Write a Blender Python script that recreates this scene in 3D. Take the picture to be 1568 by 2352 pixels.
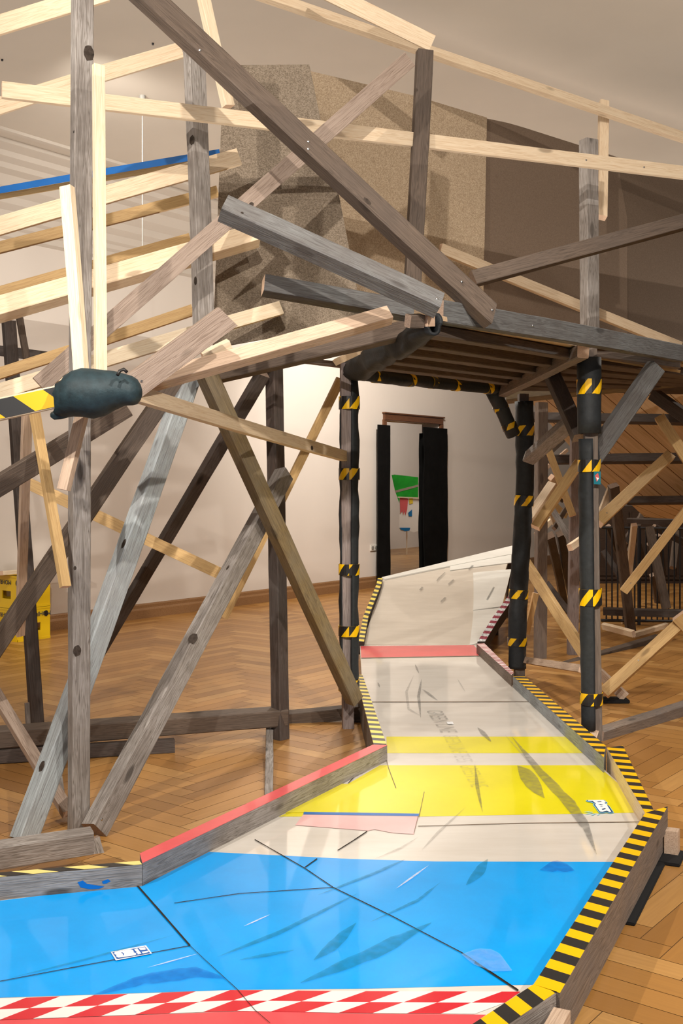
import bpy, bmesh, math, random
from mathutils import Vector, Matrix, noise
random.seed(7)
for o in list(bpy.data.objects): bpy.data.objects.remove(o, do_unlink=True)
SC = bpy.context.scene
COL = SC.collection
# ------------------------------------------------------------------ camera
H, F, CX, HZ = 1.4, 2500.0, 784.0, 1105.0        # eye height, focal length in px, principal x, horizon row
cd = bpy.data.cameras.new('camera'); cam = bpy.data.objects.new('camera', cd); COL.objects.link(cam)
cam.location = (0, 0, H); cam.rotation_euler = (math.radians(90), 0, 0)
cd.sensor_fit = 'VERTICAL'; cd.sensor_height = 36; cd.sensor_width = 24
cd.lens = F/2352*36; cd.shift_y = -(1176-HZ)/2352; cd.clip_start = .05; cd.clip_end = 200
SC.camera = cam
# ------------------------------------------------------------------ view and light
SC.view_settings.view_transform = 'Standard'; SC.view_settings.look = 'None'
SC.view_settings.gamma = 1; SC.view_settings.use_curve_mapping = False
SC.view_settings.exposure = 0.0
w = bpy.data.worlds.new('world'); SC.world = w; w.use_nodes = True
w.node_tree.nodes['Background'].inputs[0].default_value = (1.0, .96, .91, 1)
w.node_tree.nodes['Background'].inputs[1].default_value = .22

def spot(name, loc, to, power, size=65, blend=.5, rad=.05, col=(1, .925, .83)):
    l = bpy.data.lights.new(name, 'SPOT'); l.energy = power; l.color = col
    l.spot_size = math.radians(size); l.spot_blend = blend; l.shadow_soft_size = rad
    o = bpy.data.objects.new(name, l); COL.objects.link(o); o.location = loc
    o.rotation_euler = (Vector(to)-Vector(loc)).to_track_quat('-Z', 'Y').to_euler()
    return o
def area(name, loc, to, power, sx, sy, col=(1, .93, .85)):
    l = bpy.data.lights.new(name, 'AREA'); l.shape = 'RECTANGLE'; l.size = sx; l.size_y = sy; l.energy = power; l.color = col
    o = bpy.data.objects.new(name, l); COL.objects.link(o); o.location = loc
    o.rotation_euler = (Vector(to)-Vector(loc)).to_track_quat('-Z', 'Y').to_euler()
    return o
# gallery spots near the ceiling, some added as fill; soft area fills added
spot('gallery_or_fill_spot', (-3.1, 1.0, 4.0), (-.2, 5.2, 1.6), 640, 75, .4, .03)
spot('gallery_or_fill_spot', (-.3, .3, 4.1), (.9, 5.6, 2.4), 720, 62, .4, .03)
spot('gallery_or_fill_spot', (-5.4, 6.2, 4.0), (1.0, 6.7, .1), 1500, 60, .6, .05)  # narrowed and strengthened as added fill for the track under the deck
spot('gallery_or_fill_spot', (1.6, .6, 4.0), (.4, 4.2, 0), 600, 75, .5, .05)
spot('gallery_or_fill_spot', (3.6, 1.2, 4.0), (1.4, 3.4, 0), 480, 60, .6, .04)  # added fill for the outer face of the right curb
spot('gallery_or_fill_spot', (-1.7, 6.9, 4.0), (-1.3, 11.5, 1.0), 320, 120, 1, .12)
spot('gallery_or_fill_spot', (.9, 10.9, 4.0), (1.6, 15.5, 1.0), 700, 150, 1, .12)  # added fill to brighten the far wall beyond the gate
spot('gallery_or_fill_spot', (.5, 9.7, 4.0), (.75, 6.5, .1), 480, 56, .8, .10)  # added back light that puts a gloss on the track under the deck
spot('gallery_or_fill_spot', (-.8, 9.4, 4.0), (.9, 10.2, .3), 130, 70, .7, .08)
spot('gallery_or_fill_spot', (1.2, 8.4, 4.0), (.8, 8.6, 0), 110, 90, .7, .1)
spot('gallery_or_fill_spot', (5.8, 9.0, 4.0), (3.6, 7.5, .2), 380, 100, .6, .06)
area('rear_fill', (-.8, -2.6, 2.2), (0, 6, 1.4), 60, 5, 2.6, (1, .98, .95))  # added soft fill from behind the camera, no window built there
area('ceiling_fill', (1.5, 7.5, 2.9), (1.5, 7.51, 4.2), 190, 10, 11, (1, .95, .87))  # added upward fill to brighten the ceiling, no fitting there

# ------------------------------------------------------------------ picture helpers
def D(q): return 3500.0/(2380.0/q-15.0)          # first depth estimate to metres
def P(x, y, Y): return Vector(((x-CX)*Y/F, Y, H-(y-HZ)*Y/F))
def G(x, y, z=0.0): return P(x, y, (H-z)*F/(y-HZ))
U = Vector((.608, .794, 0)); V = Vector((-.794, .608, 0)); Z = Vector((0, 0, 1))

# ------------------------------------------------------------------ materials
M = {}
def newmat(name, rough=.6, col=None, spec=.3, coat=0, coatr=.1, metal=0):
    m = bpy.data.materials.new(name); m.use_nodes = True
    b = m.node_tree.nodes['Principled BSDF']
    b.inputs['Roughness'].default_value = rough
    b.inputs['Specular IOR Level'].default_value = spec
    b.inputs['Coat Weight'].default_value = coat; b.inputs['Coat Roughness'].default_value = coatr
    b.inputs['Metallic'].default_value = metal
    if col: b.inputs['Base Color'].default_value = (*col, 1)
    M[name] = m
    return m, m.node_tree, b
def N(nt, t, **kw):
    n = nt.nodes.new(t)
    for k, v in kw.items():
        if k in n.inputs.keys(): n.inputs[k].default_value = v
        else: setattr(n, k, v)
    return n
def L(nt, a, b): nt.links.new(a, b)
def ramp(nt, fac, stops):
    r = nt.nodes.new('ShaderNodeValToRGB'); e = r.color_ramp.elements
    while len(e) < len(stops): e.new(.5)
    for i, (p, c) in enumerate(stops):
        e[i].position = p; e[i].color = (*c, 1) if len(c) == 3 else c
    L(nt, fac, r.inputs[0]); return r.outputs[0]
def mixc(nt, fac, a, b, mode='MIX'):
    m = nt.nodes.new('ShaderNodeMix'); m.data_type = 'RGBA'; m.blend_type = mode
    for s, v in ((m.inputs[0], fac), (m.inputs[6], a), (m.inputs[7], b)):
        if hasattr(v, 'is_linked'): L(nt, v, s)
        else: s.default_value = v if isinstance(v, (int, float)) else (*v, 1)
    return m.outputs[2]
def math_(nt, op, a, b=None, c=None):
    m = nt.nodes.new('ShaderNodeMath'); m.operation = op
    for s, v in zip(m.inputs, (a, b, c)):
        if v is None: continue
        if hasattr(v, 'is_linked'): L(nt, v, s)
        else: s.default_value = v
    return m.outputs[0]
def bump(nt, b, h, s=.3, d=.002):
    n = nt.nodes.new('ShaderNodeBump'); n.inputs['Strength'].default_value = s; n.inputs['Distance'].default_value = d
    L(nt, h, n.inputs['Height']); L(nt, n.outputs[0], b.inputs['Normal'])

def wood(name, light, mid, dark, rough=.7, contrast=1.0, knots=.75, weather=None, coat=0):
    m, nt, b = newmat(name, rough, spec=.25, coat=coat)
    tc = N(nt, 'ShaderNodeTexCoord'); oi = N(nt, 'ShaderNodeObjectInfo')
    off = N(nt, 'ShaderNodeVectorMath', operation='SCALE'); comb = N(nt, 'ShaderNodeCombineXYZ')
    L(nt, oi.outputs['Random'], comb.inputs[0]); L(nt, oi.outputs['Random'], comb.inputs[1]); L(nt, oi.outputs['Random'], comb.inputs[2])
    L(nt, comb.outputs[0], off.inputs[0]); off.inputs['Scale'].default_value = 37.0
    add = N(nt, 'ShaderNodeVectorMath', operation='ADD'); L(nt, tc.outputs['Object'], add.inputs[0]); L(nt, off.outputs[0], add.inputs[1])
    mp = N(nt, 'ShaderNodeMapping'); mp.inputs['Scale'].default_value = (1.3, 26, 26); L(nt, add.outputs[0], mp.inputs[0])
    n1 = N(nt, 'ShaderNodeTexNoise', Scale=2.2, Detail=3.0, Distortion=.9); L(nt, mp.outputs[0], n1.inputs['Vector'])
    wv = math_(nt, 'FRACT', math_(nt, 'MULTIPLY', n1.outputs[0], 7.0))
    tri = math_(nt, 'ABSOLUTE', math_(nt, 'SUBTRACT', wv, .5))
    mp2 = N(nt, 'ShaderNodeMapping'); mp2.inputs['Scale'].default_value = (4, 140, 140); L(nt, add.outputs[0], mp2.inputs[0])
    n2 = N(nt, 'ShaderNodeTexNoise', Scale=1.5, Detail=4.0); L(nt, mp2.outputs[0], n2.inputs['Vector'])
    g = math_(nt, 'ADD', math_(nt, 'MULTIPLY', tri, .9*contrast), math_(nt, 'MULTIPLY', n2.outputs[0], .6))
    col = ramp(nt, g, [(.15, dark), (.45, mid), (.85, light)])
    # knots, stretched along the grain
    mk = N(nt, 'ShaderNodeMapping'); mk.inputs['Scale'].default_value = (2.3, 7, 7); L(nt, add.outputs[0], mk.inputs[0])
    vo = N(nt, 'ShaderNodeTexVoronoi', Scale=1.0); L(nt, mk.outputs[0], vo.inputs['Vector'])
    kd = math_(nt, 'LESS_THAN', vo.outputs['Distance'], .105)
    sel = math_(nt, 'GREATER_THAN', N(nt, 'ShaderNodeSeparateColor').inputs[0], .5) if False else None
    kr = ramp(nt, vo.outputs['Distance'], [(.0, (1, 1, 1)), (.075, (1, 1, 1)), (.125, (0, 0, 0)), (1, (0, 0, 0))])
    col = mixc(nt, math_(nt, 'MULTIPLY', kr, knots), col, tuple(c*.35 for c in dark))
    # blotchy ageing
    n3 = N(nt, 'ShaderNodeTexNoise', Scale=2.7, Detail=5.0, Roughness=.65); L(nt, add.outputs[0], n3.inputs['Vector'])
    if weather:
        f = ramp(nt, n3.outputs[0], [(.38, (0, 0, 0)), (.62, (1, 1, 1))])
        wc = mixc(nt, g, tuple(c*.55 for c in weather), weather)
        col = mixc(nt, math_(nt, 'MULTIPLY', f, .75), col, wc)
    hs = N(nt, 'ShaderNodeHueSaturation'); L(nt, col, hs.inputs['Color'])
    L(nt, math_(nt, 'ADD', math_(nt, 'MULTIPLY', oi.outputs['Random'], .24), .88), hs.inputs['Value'])
    L(nt, hs.outputs[0], b.inputs['Base Color'])
    bump(nt, b, g, .35, .003)
    return m
wood('spruce_pale', (.80, .67, .50), (.74, .585, .41), (.57, .395, .245), .55, .5, .6)
wood('spruce_white', (.80, .71, .57), (.76, .64, .47), (.60, .45, .29), .5, .35, .4)
wood('spruce_gold', (.62, .43, .20), (.55, .36, .16), (.40, .24, .10), .55, .5, .6)
wood('spruce_pink', (.66, .50, .38), (.56, .41, .30), (.36, .25, .18), .6, .6, .7)
wood('spruce_grey', (.40, .31, .25), (.32, .24, .19), (.17, .115, .085), .6, .9, .7)
wood('spruce_red', (.40, .26, .18), (.31, .195, .13), (.17, .10, .07), .6, .9, .7)
wood('old_grey', (.37, .34, .32), (.27, .24, .215), (.08, .065, .055), .75, 1.25, .8, (.20, .17, .15))
wood('old_bluegrey', (.42, .47, .49), (.33, .365, .38), (.16, .15, .15), .75, 1.0, .8, (.33, .33, .33))
wood('old_purple', (0.266, 0.229, 0.222), (0.200, 0.163, 0.155), (0.089, 0.067, 0.059), .75, 1.2, .8, (0.296, 0.229, 0.207))
wood('old_brown', (0.148, 0.107, 0.081), (0.107, 0.078, 0.059), (0.044, 0.031, 0.024), .7, .9, .8, (0.122, 0.092, 0.074))
wood('old_slate', (0.192, 0.200, 0.200), (0.141, 0.141, 0.141), (0.052, 0.048, 0.046), .75, 1.0, .8, (0.126, 0.111, 0.104))
wood('old_brownlight', (0.244, 0.189, 0.148), (0.185, 0.141, 0.111), (0.081, 0.059, 0.044), .7, .9, .8, (0.192, 0.163, 0.148))
wood('old_dark', (0.089, 0.063, 0.052), (0.063, 0.044, 0.036), (0.026, 0.018, 0.013), .7, .9, .8, (0.104, 0.089, 0.081))
wood('old_olive', (0.252, 0.185, 0.089), (0.178, 0.126, 0.063), (0.089, 0.063, 0.033), .72, .9, .8, (0.244, 0.200, 0.141))
wood('deck_ply', (.72, .56, .38), (.64, .47, .31), (.42, .29, .18), .6, .4, .3)
wood('end_grain', (.82, .62, .46), (.74, .52, .37), (.55, .36, .24), .7, .6, 0)
wood('end_old', (.36, .27, .20), (.28, .20, .15), (.14, .09, .07), .8, .6, 0)

def plain(name, col, rough=.5, spec=.3, coat=0, coatr=.08, var=.0, scale=8, metal=0, bmp=0):
    m, nt, b = newmat(name, rough, col, spec, coat, coatr, metal)
    if var or bmp:
        tc = N(nt, 'ShaderNodeTexCoord'); n = N(nt, 'ShaderNodeTexNoise', Scale=scale, Detail=6.0, Roughness=.65)
        L(nt, tc.outputs['Object'], n.inputs['Vector'])
        lo = tuple(max(0, c*(1-var)) for c in col); hi = tuple(min(1, c*(1+var)) for c in col)
        if var: L(nt, ramp(nt, n.outputs[0], [(.3, lo), (.7, hi)]), b.inputs['Base Color'])
        if bmp: bump(nt, b, n.outputs[0], bmp, .004)
    return m
plain('foam', (.018, .021, .024), .62, .35, bmp=.5, scale=40, var=.25)
plain('foam_blue', (.016, .034, .042), .6, .4, bmp=.6, scale=30, var=.35)
plain('foam_matt', (.006, .006, .006), .9, .08, var=.3, scale=6)
plain('old_knot', (.055, .042, .034), .8, .1, var=.5, scale=60)
plain('rubber', (.012, .012, .013), .8, .2)
plain('screw', (.55, .55, .56), .3, .5, metal=1)
plain('paint_blue', (.0, .36, .95), .3, .22, coat=.35, coatr=.06, var=.10, scale=3)
plain('paint_blue_dark', (.0, .13, .47), .3, .5, var=.1)
plain('paint_yellow', (.92, .82, .0), .25, .5, coat=.9, coatr=.06, var=.05, scale=4)
plain('paint_pink', (.86, .50, .50), .3, .5, coat=.4, var=.05)
plain('paint_red', (.78, .10, .11), .35, .5, coat=.3, var=.12, scale=6)
plain('paint_coral', (.78, .085, .10), .3, .5, coat=.4, var=.08, scale=6)
plain('tape_red', (.66, .02, .035), .3, .5, coat=.5)
plain('tape_white', (.86, .85, .83), .3, .5, coat=.5)
plain('plastic_yellow', (.78, .52, .01), .35, .5)
plain('plastic_black', (.015, .013, .012), .4, .4)
plain('socket_white', (.75, .72, .66), .35, .5)
plain('socket_hole', (.25, .24, .22), .5, .3)
plain('steel_dark', (.05, .05, .055), .4, .5, metal=.8)
plain('white_paint', (.80, .78, .74), .5, .3)
plain('sheet_green', (.01, .25, .015), .5, .3, var=.35, scale=3)
plain('cloth_white', (.78, .74, .68), .8, .1)
plain('cloth_red', (.62, .12, .12), .8, .1)
plain('cloth_blue', (.02, .16, .38), .8, .1)
plain('cloth_yellow', (.75, .55, .05), .8, .1)
plain('ink', (.03, .04, .07), .6, .2)
plain('sticker_white', (.85, .87, .9), .3, .4)
plain('sticker_blue', (.01, .11, .45), .3, .4)
plain('sticker_navy', (.02, .07, .17), .3, .4)
plain('sticker_sky', (.25, .62, .85), .3, .4)
plain('sticker_teal', (.01, .16, .22), .3, .4)
plain('seam', (.03, .022, .018), .8, .1); plain('seam_light', (.22, .17, .13), .8, .1)
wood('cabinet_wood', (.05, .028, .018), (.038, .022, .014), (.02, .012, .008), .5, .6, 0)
plain('mdf', (.26, .205, .155), .8, .15, var=.10, scale=60)

# plywood of the track and the far ramp
def board(name, a, b_, rough=.3, coat=.9, coatr=.06):
    m, nt, b = newmat(name, rough, spec=.4, coat=coat, coatr=coatr)
    tc = N(nt, 'ShaderNodeTexCoord'); mp = N(nt, 'ShaderNodeMapping'); mp.inputs['Scale'].default_value = (1, 6, 6)
    L(nt, tc.outputs['Object'], mp.inputs[0])
    n = N(nt, 'ShaderNodeTexNoise', Scale=3.0, Detail=8.0, Roughness=.7); L(nt, mp.outputs[0], n.inputs['Vector'])
    n2 = N(nt, 'ShaderNodeTexNoise', Scale=260.0, Detail=1.0); L(nt, tc.outputs['Object'], n2.inputs['Vector'])
    c = ramp(nt, n.outputs[0], [(.3, a), (.7, b_)])
    c = mixc(nt, math_(nt, 'MULTIPLY', n2.outputs[0], .12), c, tuple(x*.6 for x in a))
    L(nt, c, b.inputs['Base Color']); return m
board('ply_cream', (.73, .68, .61), (.82, .78, .72))
board('ply_ramp', (.58, .52, .44), (.66, .60, .52), .55, .15, .2)
board('ply_ramp_light', (.74, .73, .68), (.82, .81, .76), .45, .25, .15)

# chipboard
def chip(name, a, b_, c_):
    m, nt, b = newmat(name, .85, spec=.12)
    tc = N(nt, 'ShaderNodeTexCoord')
    v = N(nt, 'ShaderNodeTexVoronoi', Scale=230.0); L(nt, tc.outputs['Object'], v.inputs['Vector'])
    n = N(nt, 'ShaderNodeTexNoise', Scale=300.0, Detail=3.0); L(nt, tc.outputs['Object'], n.inputs['Vector'])
    n2 = N(nt, 'ShaderNodeTexNoise', Scale=1.4, Detail=3.0); L(nt, tc.outputs['Object'], n2.inputs['Vector'])
    s = N(nt, 'ShaderNodeSeparateColor'); L(nt, v.outputs['Color'], s.inputs[0])
    g = math_(nt, 'ADD', math_(nt, 'MULTIPLY', s.outputs[0], .5), math_(nt, 'MULTIPLY', n.outputs[0], .5))
    c = ramp(nt, g, [(.2, a), (.5, b_), (.8, c_)])
    c = mixc(nt, math_(nt, 'MULTIPLY', n2.outputs[0], .25), c, a)
    L(nt, c, b.inputs['Base Color']); return m
chip('chip_light', (.28, .20, .13), (.44, .335, .225), (.58, .46, .33))
chip('chip_mid', (.13, .10, .072), (.22, .175, .13), (.32, .26, .20))
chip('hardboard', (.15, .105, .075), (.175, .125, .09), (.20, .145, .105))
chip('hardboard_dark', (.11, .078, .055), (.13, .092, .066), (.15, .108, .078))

def stripes(name, c1, c2, period, slope, rough=.4, coat=.2, duty=.5):
    m, nt, b = newmat(name, rough, spec=.4, coat=coat)
    uv = N(nt, 'ShaderNodeUVMap'); s = N(nt, 'ShaderNodeSeparateXYZ'); L(nt, uv.outputs[0], s.inputs[0])
    t = math_(nt, 'ADD', s.outputs[0], math_(nt, 'MULTIPLY', s.outputs[1], slope))
    f = math_(nt, 'GREATER_THAN', math_(nt, 'FRACT', math_(nt, 'DIVIDE', t, period)), duty)
    L(nt, mixc(nt, f, c1, c2), b.inputs['Base Color']); return m
YE, BK = (.88, .50, .0), (.022, .021, .021)
stripes('hazard_a', YE, BK, .105, .25); stripes('hazard_b', (.90, .70, .10), BK, .105, -.35)
stripes('hazard_c', YE, BK, .10, .45); stripes('hazard_long', (.90, .75, .25), BK, .155, 1.7)
stripes('hazard_band', (.86, .50, .0), (.015, .014, .014), .11, -.8, duty=.42)
stripes('hazard_bar', YE, BK, .21, .9)
stripes('redwhite', (.80, .74, .72), (.33, .03, .045), .065, .6)
m, nt, b = newmat('redwhite_foil', .25, spec=.6, metal=.6)
uv = N(nt, 'ShaderNodeUVMap'); s_ = N(nt, 'ShaderNodeSeparateXYZ'); L(nt, uv.outputs[0], s_.inputs[0])
vo = N(nt, 'ShaderNodeTexVoronoi', Scale=60.0); L(nt, uv.outputs[0], vo.inputs['Vector'])
f = math_(nt, 'GREATER_THAN', math_(nt, 'FRACT', math_(nt, 'DIVIDE', s_.outputs[0], .14)), .5)
L(nt, mixc(nt, f, (.75, .78, .82), (.35, .06, .10)), b.inputs['Base Color']); L(nt, vo.outputs['Distance'], b.inputs['Roughness']); bump(nt, b, vo.outputs['Distance'], .8, .01)

def scuff(name, col, alpha):
    m, nt, b = newmat(name, .7, col, .2); b.inputs['Alpha'].default_value = alpha
    tc = N(nt, 'ShaderNodeTexCoord'); n = N(nt, 'ShaderNodeTexNoise', Scale=30.0, Detail=5.0); L(nt, tc.outputs['Object'], n.inputs['Vector'])
    L(nt, math_(nt, 'MULTIPLY', ramp(nt, n.outputs[0], [(.3, (.5, .5, .5)), (.6, (1, 1, 1))]), alpha), b.inputs['Alpha'])
scuff('scuff_grey', (.10, .10, .095), .45); scuff('scuff_light', (.16, .15, .14), .25)
scuff('scuff_teal', (.0, .20, .28), .38); scuff('scuff_white', (.85, .86, .9), .6); scuff('stain_blue', (0, .12, .55), .4)
scuff('wash_blue', (.25, .52, .92), .4)

# walls, ceiling
def plaster(name, col, var=.04):
    m, nt, b = newmat(name, .9, spec=.1)
    tc = N(nt, 'ShaderNodeTexCoord'); n = N(nt, 'ShaderNodeTexNoise', Scale=.9, Detail=5.0); L(nt, tc.outputs['Object'], n.inputs['Vector'])
    L(nt, ramp(nt, n.outputs[0], [(.3, tuple(c*(1-var) for c in col)), (.7, tuple(min(1, c*(1+var)) for c in col))]), b.inputs['Base Color'])
plaster('wall_plaster', (.71, .655, .60)); plaster('ceiling_plaster', (.60, .545, .475), .05); plaster('cornice_plaster', (.60, .55, .49), .03)
wood('oak_trim', (.34, .19, .09), (.27, .145, .065), (.16, .08, .035), .4, .7, 0, coat=.3)
wood('dark_trim', (.17, .075, .035), (.13, .055, .026), (.07, .03, .014), .4, .7, 0, coat=.3)
# parquet: per-plank tone from a colour attribute, grain along the plank from UV
m, nt, b = newmat('parquet', .36, spec=.3, coat=.15, coatr=.15)
at_ = N(nt, 'ShaderNodeAttribute', attribute_name='tone'); uv = N(nt, 'ShaderNodeUVMap')
mp = N(nt, 'ShaderNodeMapping'); mp.inputs['Scale'].default_value = (5, 90, 1); L(nt, uv.outputs[0], mp.inputs[0])
n = N(nt, 'ShaderNodeTexNoise', Scale=1.0, Detail=4.0, Distortion=.4); L(nt, mp.outputs[0], n.inputs['Vector'])
c = ramp(nt, at_.outputs['Fac'], [(.0, (.31, .145, .036)), (.35, (.40, .195, .05)), (.7, (.48, .245, .068)), (1, (.55, .305, .10))])
c = mixc(nt, math_(nt, 'MULTIPLY', n.outputs[0], .55), c, (.24, .11, .035))
L(nt, c, b.inputs['Base Color']); bump(nt, b, n.outputs[0], .08, .001)
plain('parquet_gap', (.10, .05, .02), .8)

# ------------------------------------------------------------------ object helpers
def setp(o, label=None, cat=None, group=None, kind=None):
    if label: o['label'] = label
    if cat: o['category'] = cat
    if group: o['group'] = group
    if kind: o['kind'] = kind
    return o
def thing(name, label, cat, loc=(0, 0, 0), group=None):
    o = bpy.data.objects.new(name, None); COL.objects.link(o); o.location = loc; o.empty_display_size = .1
    return setp(o, label, cat, group)
def link(name, me, mats, parent=None, mat=None):
    for k in (mats if isinstance(mats, (list, tuple)) else [mats]): me.materials.append(M[k])
    o = bpy.data.objects.new(name, me); COL.objects.link(o)
    if mat is not None: o.matrix_world = mat
    if parent:
        o.parent = parent
        if parent.parent is None: o.matrix_parent_inverse = Matrix.Translation(-Vector(parent.location)) if parent.type == 'EMPTY' else parent.matrix_world.inverted()
        else: o.matrix_parent_inverse = (WM[parent]).inverted()
    WM[o] = mat.copy() if mat is not None else Matrix.Identity(4)
    if parent and parent.type != 'EMPTY': o.matrix_parent_inverse = WM[parent].inverted()
    return o
WM = {}
def mesh(verts, faces, uvs=None, mi=None, smooth=False):
    me = bpy.data.meshes.new('m'); me.from_pydata([tuple(v) for v in verts], [], faces)
    if uvs:
        ul = me.uv_layers.new(name='UVMap'); k = 0
        for fi, f_ in enumerate(faces):
            for j in range(len(f_)): ul.data[k].uv = uvs[fi][j]; k += 1
    if mi:
        for p, i in zip(me.polygons, mi): p.material_index = i
    if smooth:
        for p in me.polygons: p.use_smooth = True
    me.update(); return me
def recentre(verts):
    c = sum((Vector(v) for v in verts), Vector())/len(verts)
    return [Vector(v)-c for v in verts], Matrix.Translation(c)
def solid(name, verts, faces, mats, parent=None, **kw):
    vv, mt = recentre(verts)
    return link(name, mesh(vv, faces, **kw), mats, parent, mt)
def prism(name, pts, z0, z1, mats, parent=None, holes=False):
    n_ = len(pts); v = [Vector((p[0], p[1], z0)) for p in pts]+[Vector((p[0], p[1], z1)) for p in pts]
    a = sum(pts[i][0]*pts[(i+1) % n_][1]-pts[(i+1) % n_][0]*pts[i][1] for i in range(n_))
    fs = [list(range(n_))[::-1], list(range(n_, 2*n_))]+[[i, (i+1) % n_, (i+1) % n_+n_, i+n_] for i in range(n_)]
    if a < 0: fs = [f_[::-1] for f_ in fs]
    return solid(name, v, fs, mats, parent)
def slab(name, c4, thick, nrm, mats, parent=None):
    """polygon of 3-D corners given thickness along nrm"""
    n_ = len(c4); nrm = Vector(nrm).normalized()*thick
    v = [Vector(p) for p in c4]+[Vector(p)+nrm for p in c4]
    fs = [list(range(n_)), list(range(2*n_-1, n_-1, -1))]+[[(i+1) % n_, i, i+n_, (i+1) % n_+n_] for i in range(n_)]
    o = solid(name, v, fs, mats, parent)
    bm = bmesh.new(); bm.from_mesh(o.data); bmesh.ops.recalc_face_normals(bm, faces=bm.faces); bm.to_mesh(o.data); bm.free()
    return o
def box(name, c, ex, ey, ez, sx, sy, sz, mats, parent=None, bev=0):
    """box centred at c, unit axes e*, full sizes s*"""
    mt = Matrix(((ex[0], ey[0], ez[0], c[0]), (ex[1], ey[1], ez[1], c[1]), (ex[2], ey[2], ez[2], c[2]), (0, 0, 0, 1)))
    bm = bmesh.new(); bmesh.ops.create_cube(bm, size=1)
    for v in bm.verts: v.co = Vector((v.co.x*sx, v.co.y*sy, v.co.z*sz))
    if bev: bmesh.ops.bevel(bm, geom=list(bm.edges), offset=bev, segments=2, affect='EDGES')
    me = bpy.data.meshes.new('m'); bm.to_mesh(me); bm.free()
    return link(name, me, mats, parent, mt)
def frame(p0, p1, roll=0):
    d = (p1-p0).normalized(); mid = (p0+p1)/2; view = (Vector((0, 0, H))-mid).normalized()
    n_ = (view-d*view.dot(d)).normalized(); s = d.cross(n_)
    r = math.radians(roll)
    return d, s*math.cos(r)-n_*math.sin(r), n_*math.cos(r)+s*math.sin(r)

OLD = ('old_',)
def timber(name, p0, p1, a, b_, roll, mat, parent, end=None, cut0=0, cut1=0):
    """one sawn length of wood p0-p1, section a x b_, with chamfers, slight warp and its own end grain"""
    d, s, n_ = frame(p0, p1, roll); ln = (p1-p0).length
    mt = Matrix(((d[0], s[0], n_[0], p0[0]), (d[1], s[1], n_[1], p0[1]), (d[2], s[2], n_[2], p0[2]), (0, 0, 0, 1)))
    old = mat.startswith('old_'); c = min(a, b_)*(.07 if old else .035); A, B = a/2, b_/2
    prof = [(-A+c, -B), (A-c, -B), (A, -B+c), (A, B-c), (A-c, B), (-A+c, B), (-A, B-c), (-A, -B+c)]
    k = max(3, int(ln/.18)); amp = .0022 if old else .0008
    sd = random.random()*50; vs = []; fs = []; mi = []
    for i in range(k+1):
        t = i/k
        wy = math.sin(t*math.pi)*(noise.noise((sd, 0, 0)))*ln*.006; wz = math.sin(t*math.pi)*(noise.noise((0, sd, 0)))*ln*.004
        for j, (y, z) in enumerate(prof):
            x = t*ln
            if i == 0: x += cut0*y
            if i == k: x += cut1*y
            q = noise.noise((sd+i*1.7, j*.9, 0))*amp; q2 = noise.noise((sd+i*1.7, j*.9, 9))*amp
            vs.append((x, y+wy+q, z+wz+q2))
    for i in range(k):
        for j in range(8):
            j2 = (j+1) % 8; fs.append([i*8+j, i*8+j2, (i+1)*8+j2, (i+1)*8+j]); mi.append(0)
    fs.append(list(range(8))[::-1]); fs.append([k*8+j for j in range(8)]); mi += [1, 1]
    # faces run a-side towards +s; flip so that normals point outwards
    me = mesh(vs, fs, mi=mi)
    return link(name, me, [mat, end or ('end_old' if old else 'end_grain')], parent, mt)
def screw(parent, t, u=0, side=1):
    """small bright screw head sunk in the face turned to the room"""
    me = parent.data; xs = [v.co.x for v in me.vertices]; zs = [v.co.z for v in me.vertices]; ys = [v.co.y for v in me.vertices]
    x = min(xs)+(max(xs)-min(xs))*t
    near = [v.co for v in me.vertices if abs(v.co.x-x) < .2] or [v.co for v in me.vertices]
    z = max(v.z for v in near); y = sum(v.y for v in near)/len(near)+u
    bm = bmesh.new(); bmesh.ops.create_cone(bm, cap_ends=True, segments=12, radius1=.0055, radius2=.004, depth=.003)
    m2 = bpy.data.meshes.new('m'); bm.to_mesh(m2); bm.free()
    return link('screw', m2, 'screw', parent, WM[parent] @ Matrix.Translation((x, y, z+.0005)))

from mathutils.bvhtree import BVHTree
def mark(o, x, y, rx, ry, mat='old_knot', name='knot', lift=.0006):
    """dark knot or screw head where the picture shows it, laid on the face of the timber"""
    wm = WM[o]; iv = wm.inverted(); cam_ = Vector((0, 0, H)); d = P(x, y, 1)-cam_
    bv = BVHTree.FromPolygons([v.co for v in o.data.vertices], [tuple(p.vertices) for p in o.data.polygons])
    a = iv @ cam_; dd = (iv.to_3x3() @ d).normalized(); hit = bv.ray_cast(a, dd)
    if hit[0] is None: print('no hit', o.name, x, y); return
    p, n_ = hit[0], hit[1]
    if n_.dot(dd) > 0: n_ = -n_
    gx_ = Vector((1, 0, 0)); gx_ = (gx_-n_*gx_.dot(n_)).normalized(); gy_ = n_.cross(gx_); k0 = 16
    vs = [p+n_*lift*2]+[p+gx_*math.cos(2*math.pi*j/k0)*rx*(1+.12*math.sin(j*2.3))+gy_*math.sin(2*math.pi*j/k0)*ry+n_*lift for j in range(k0)]
    fs = [[0, 1+j, 1+(j+1) % k0] for j in range(k0)]
    return link(name, mesh(vs, fs), mat, o, wm)
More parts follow.
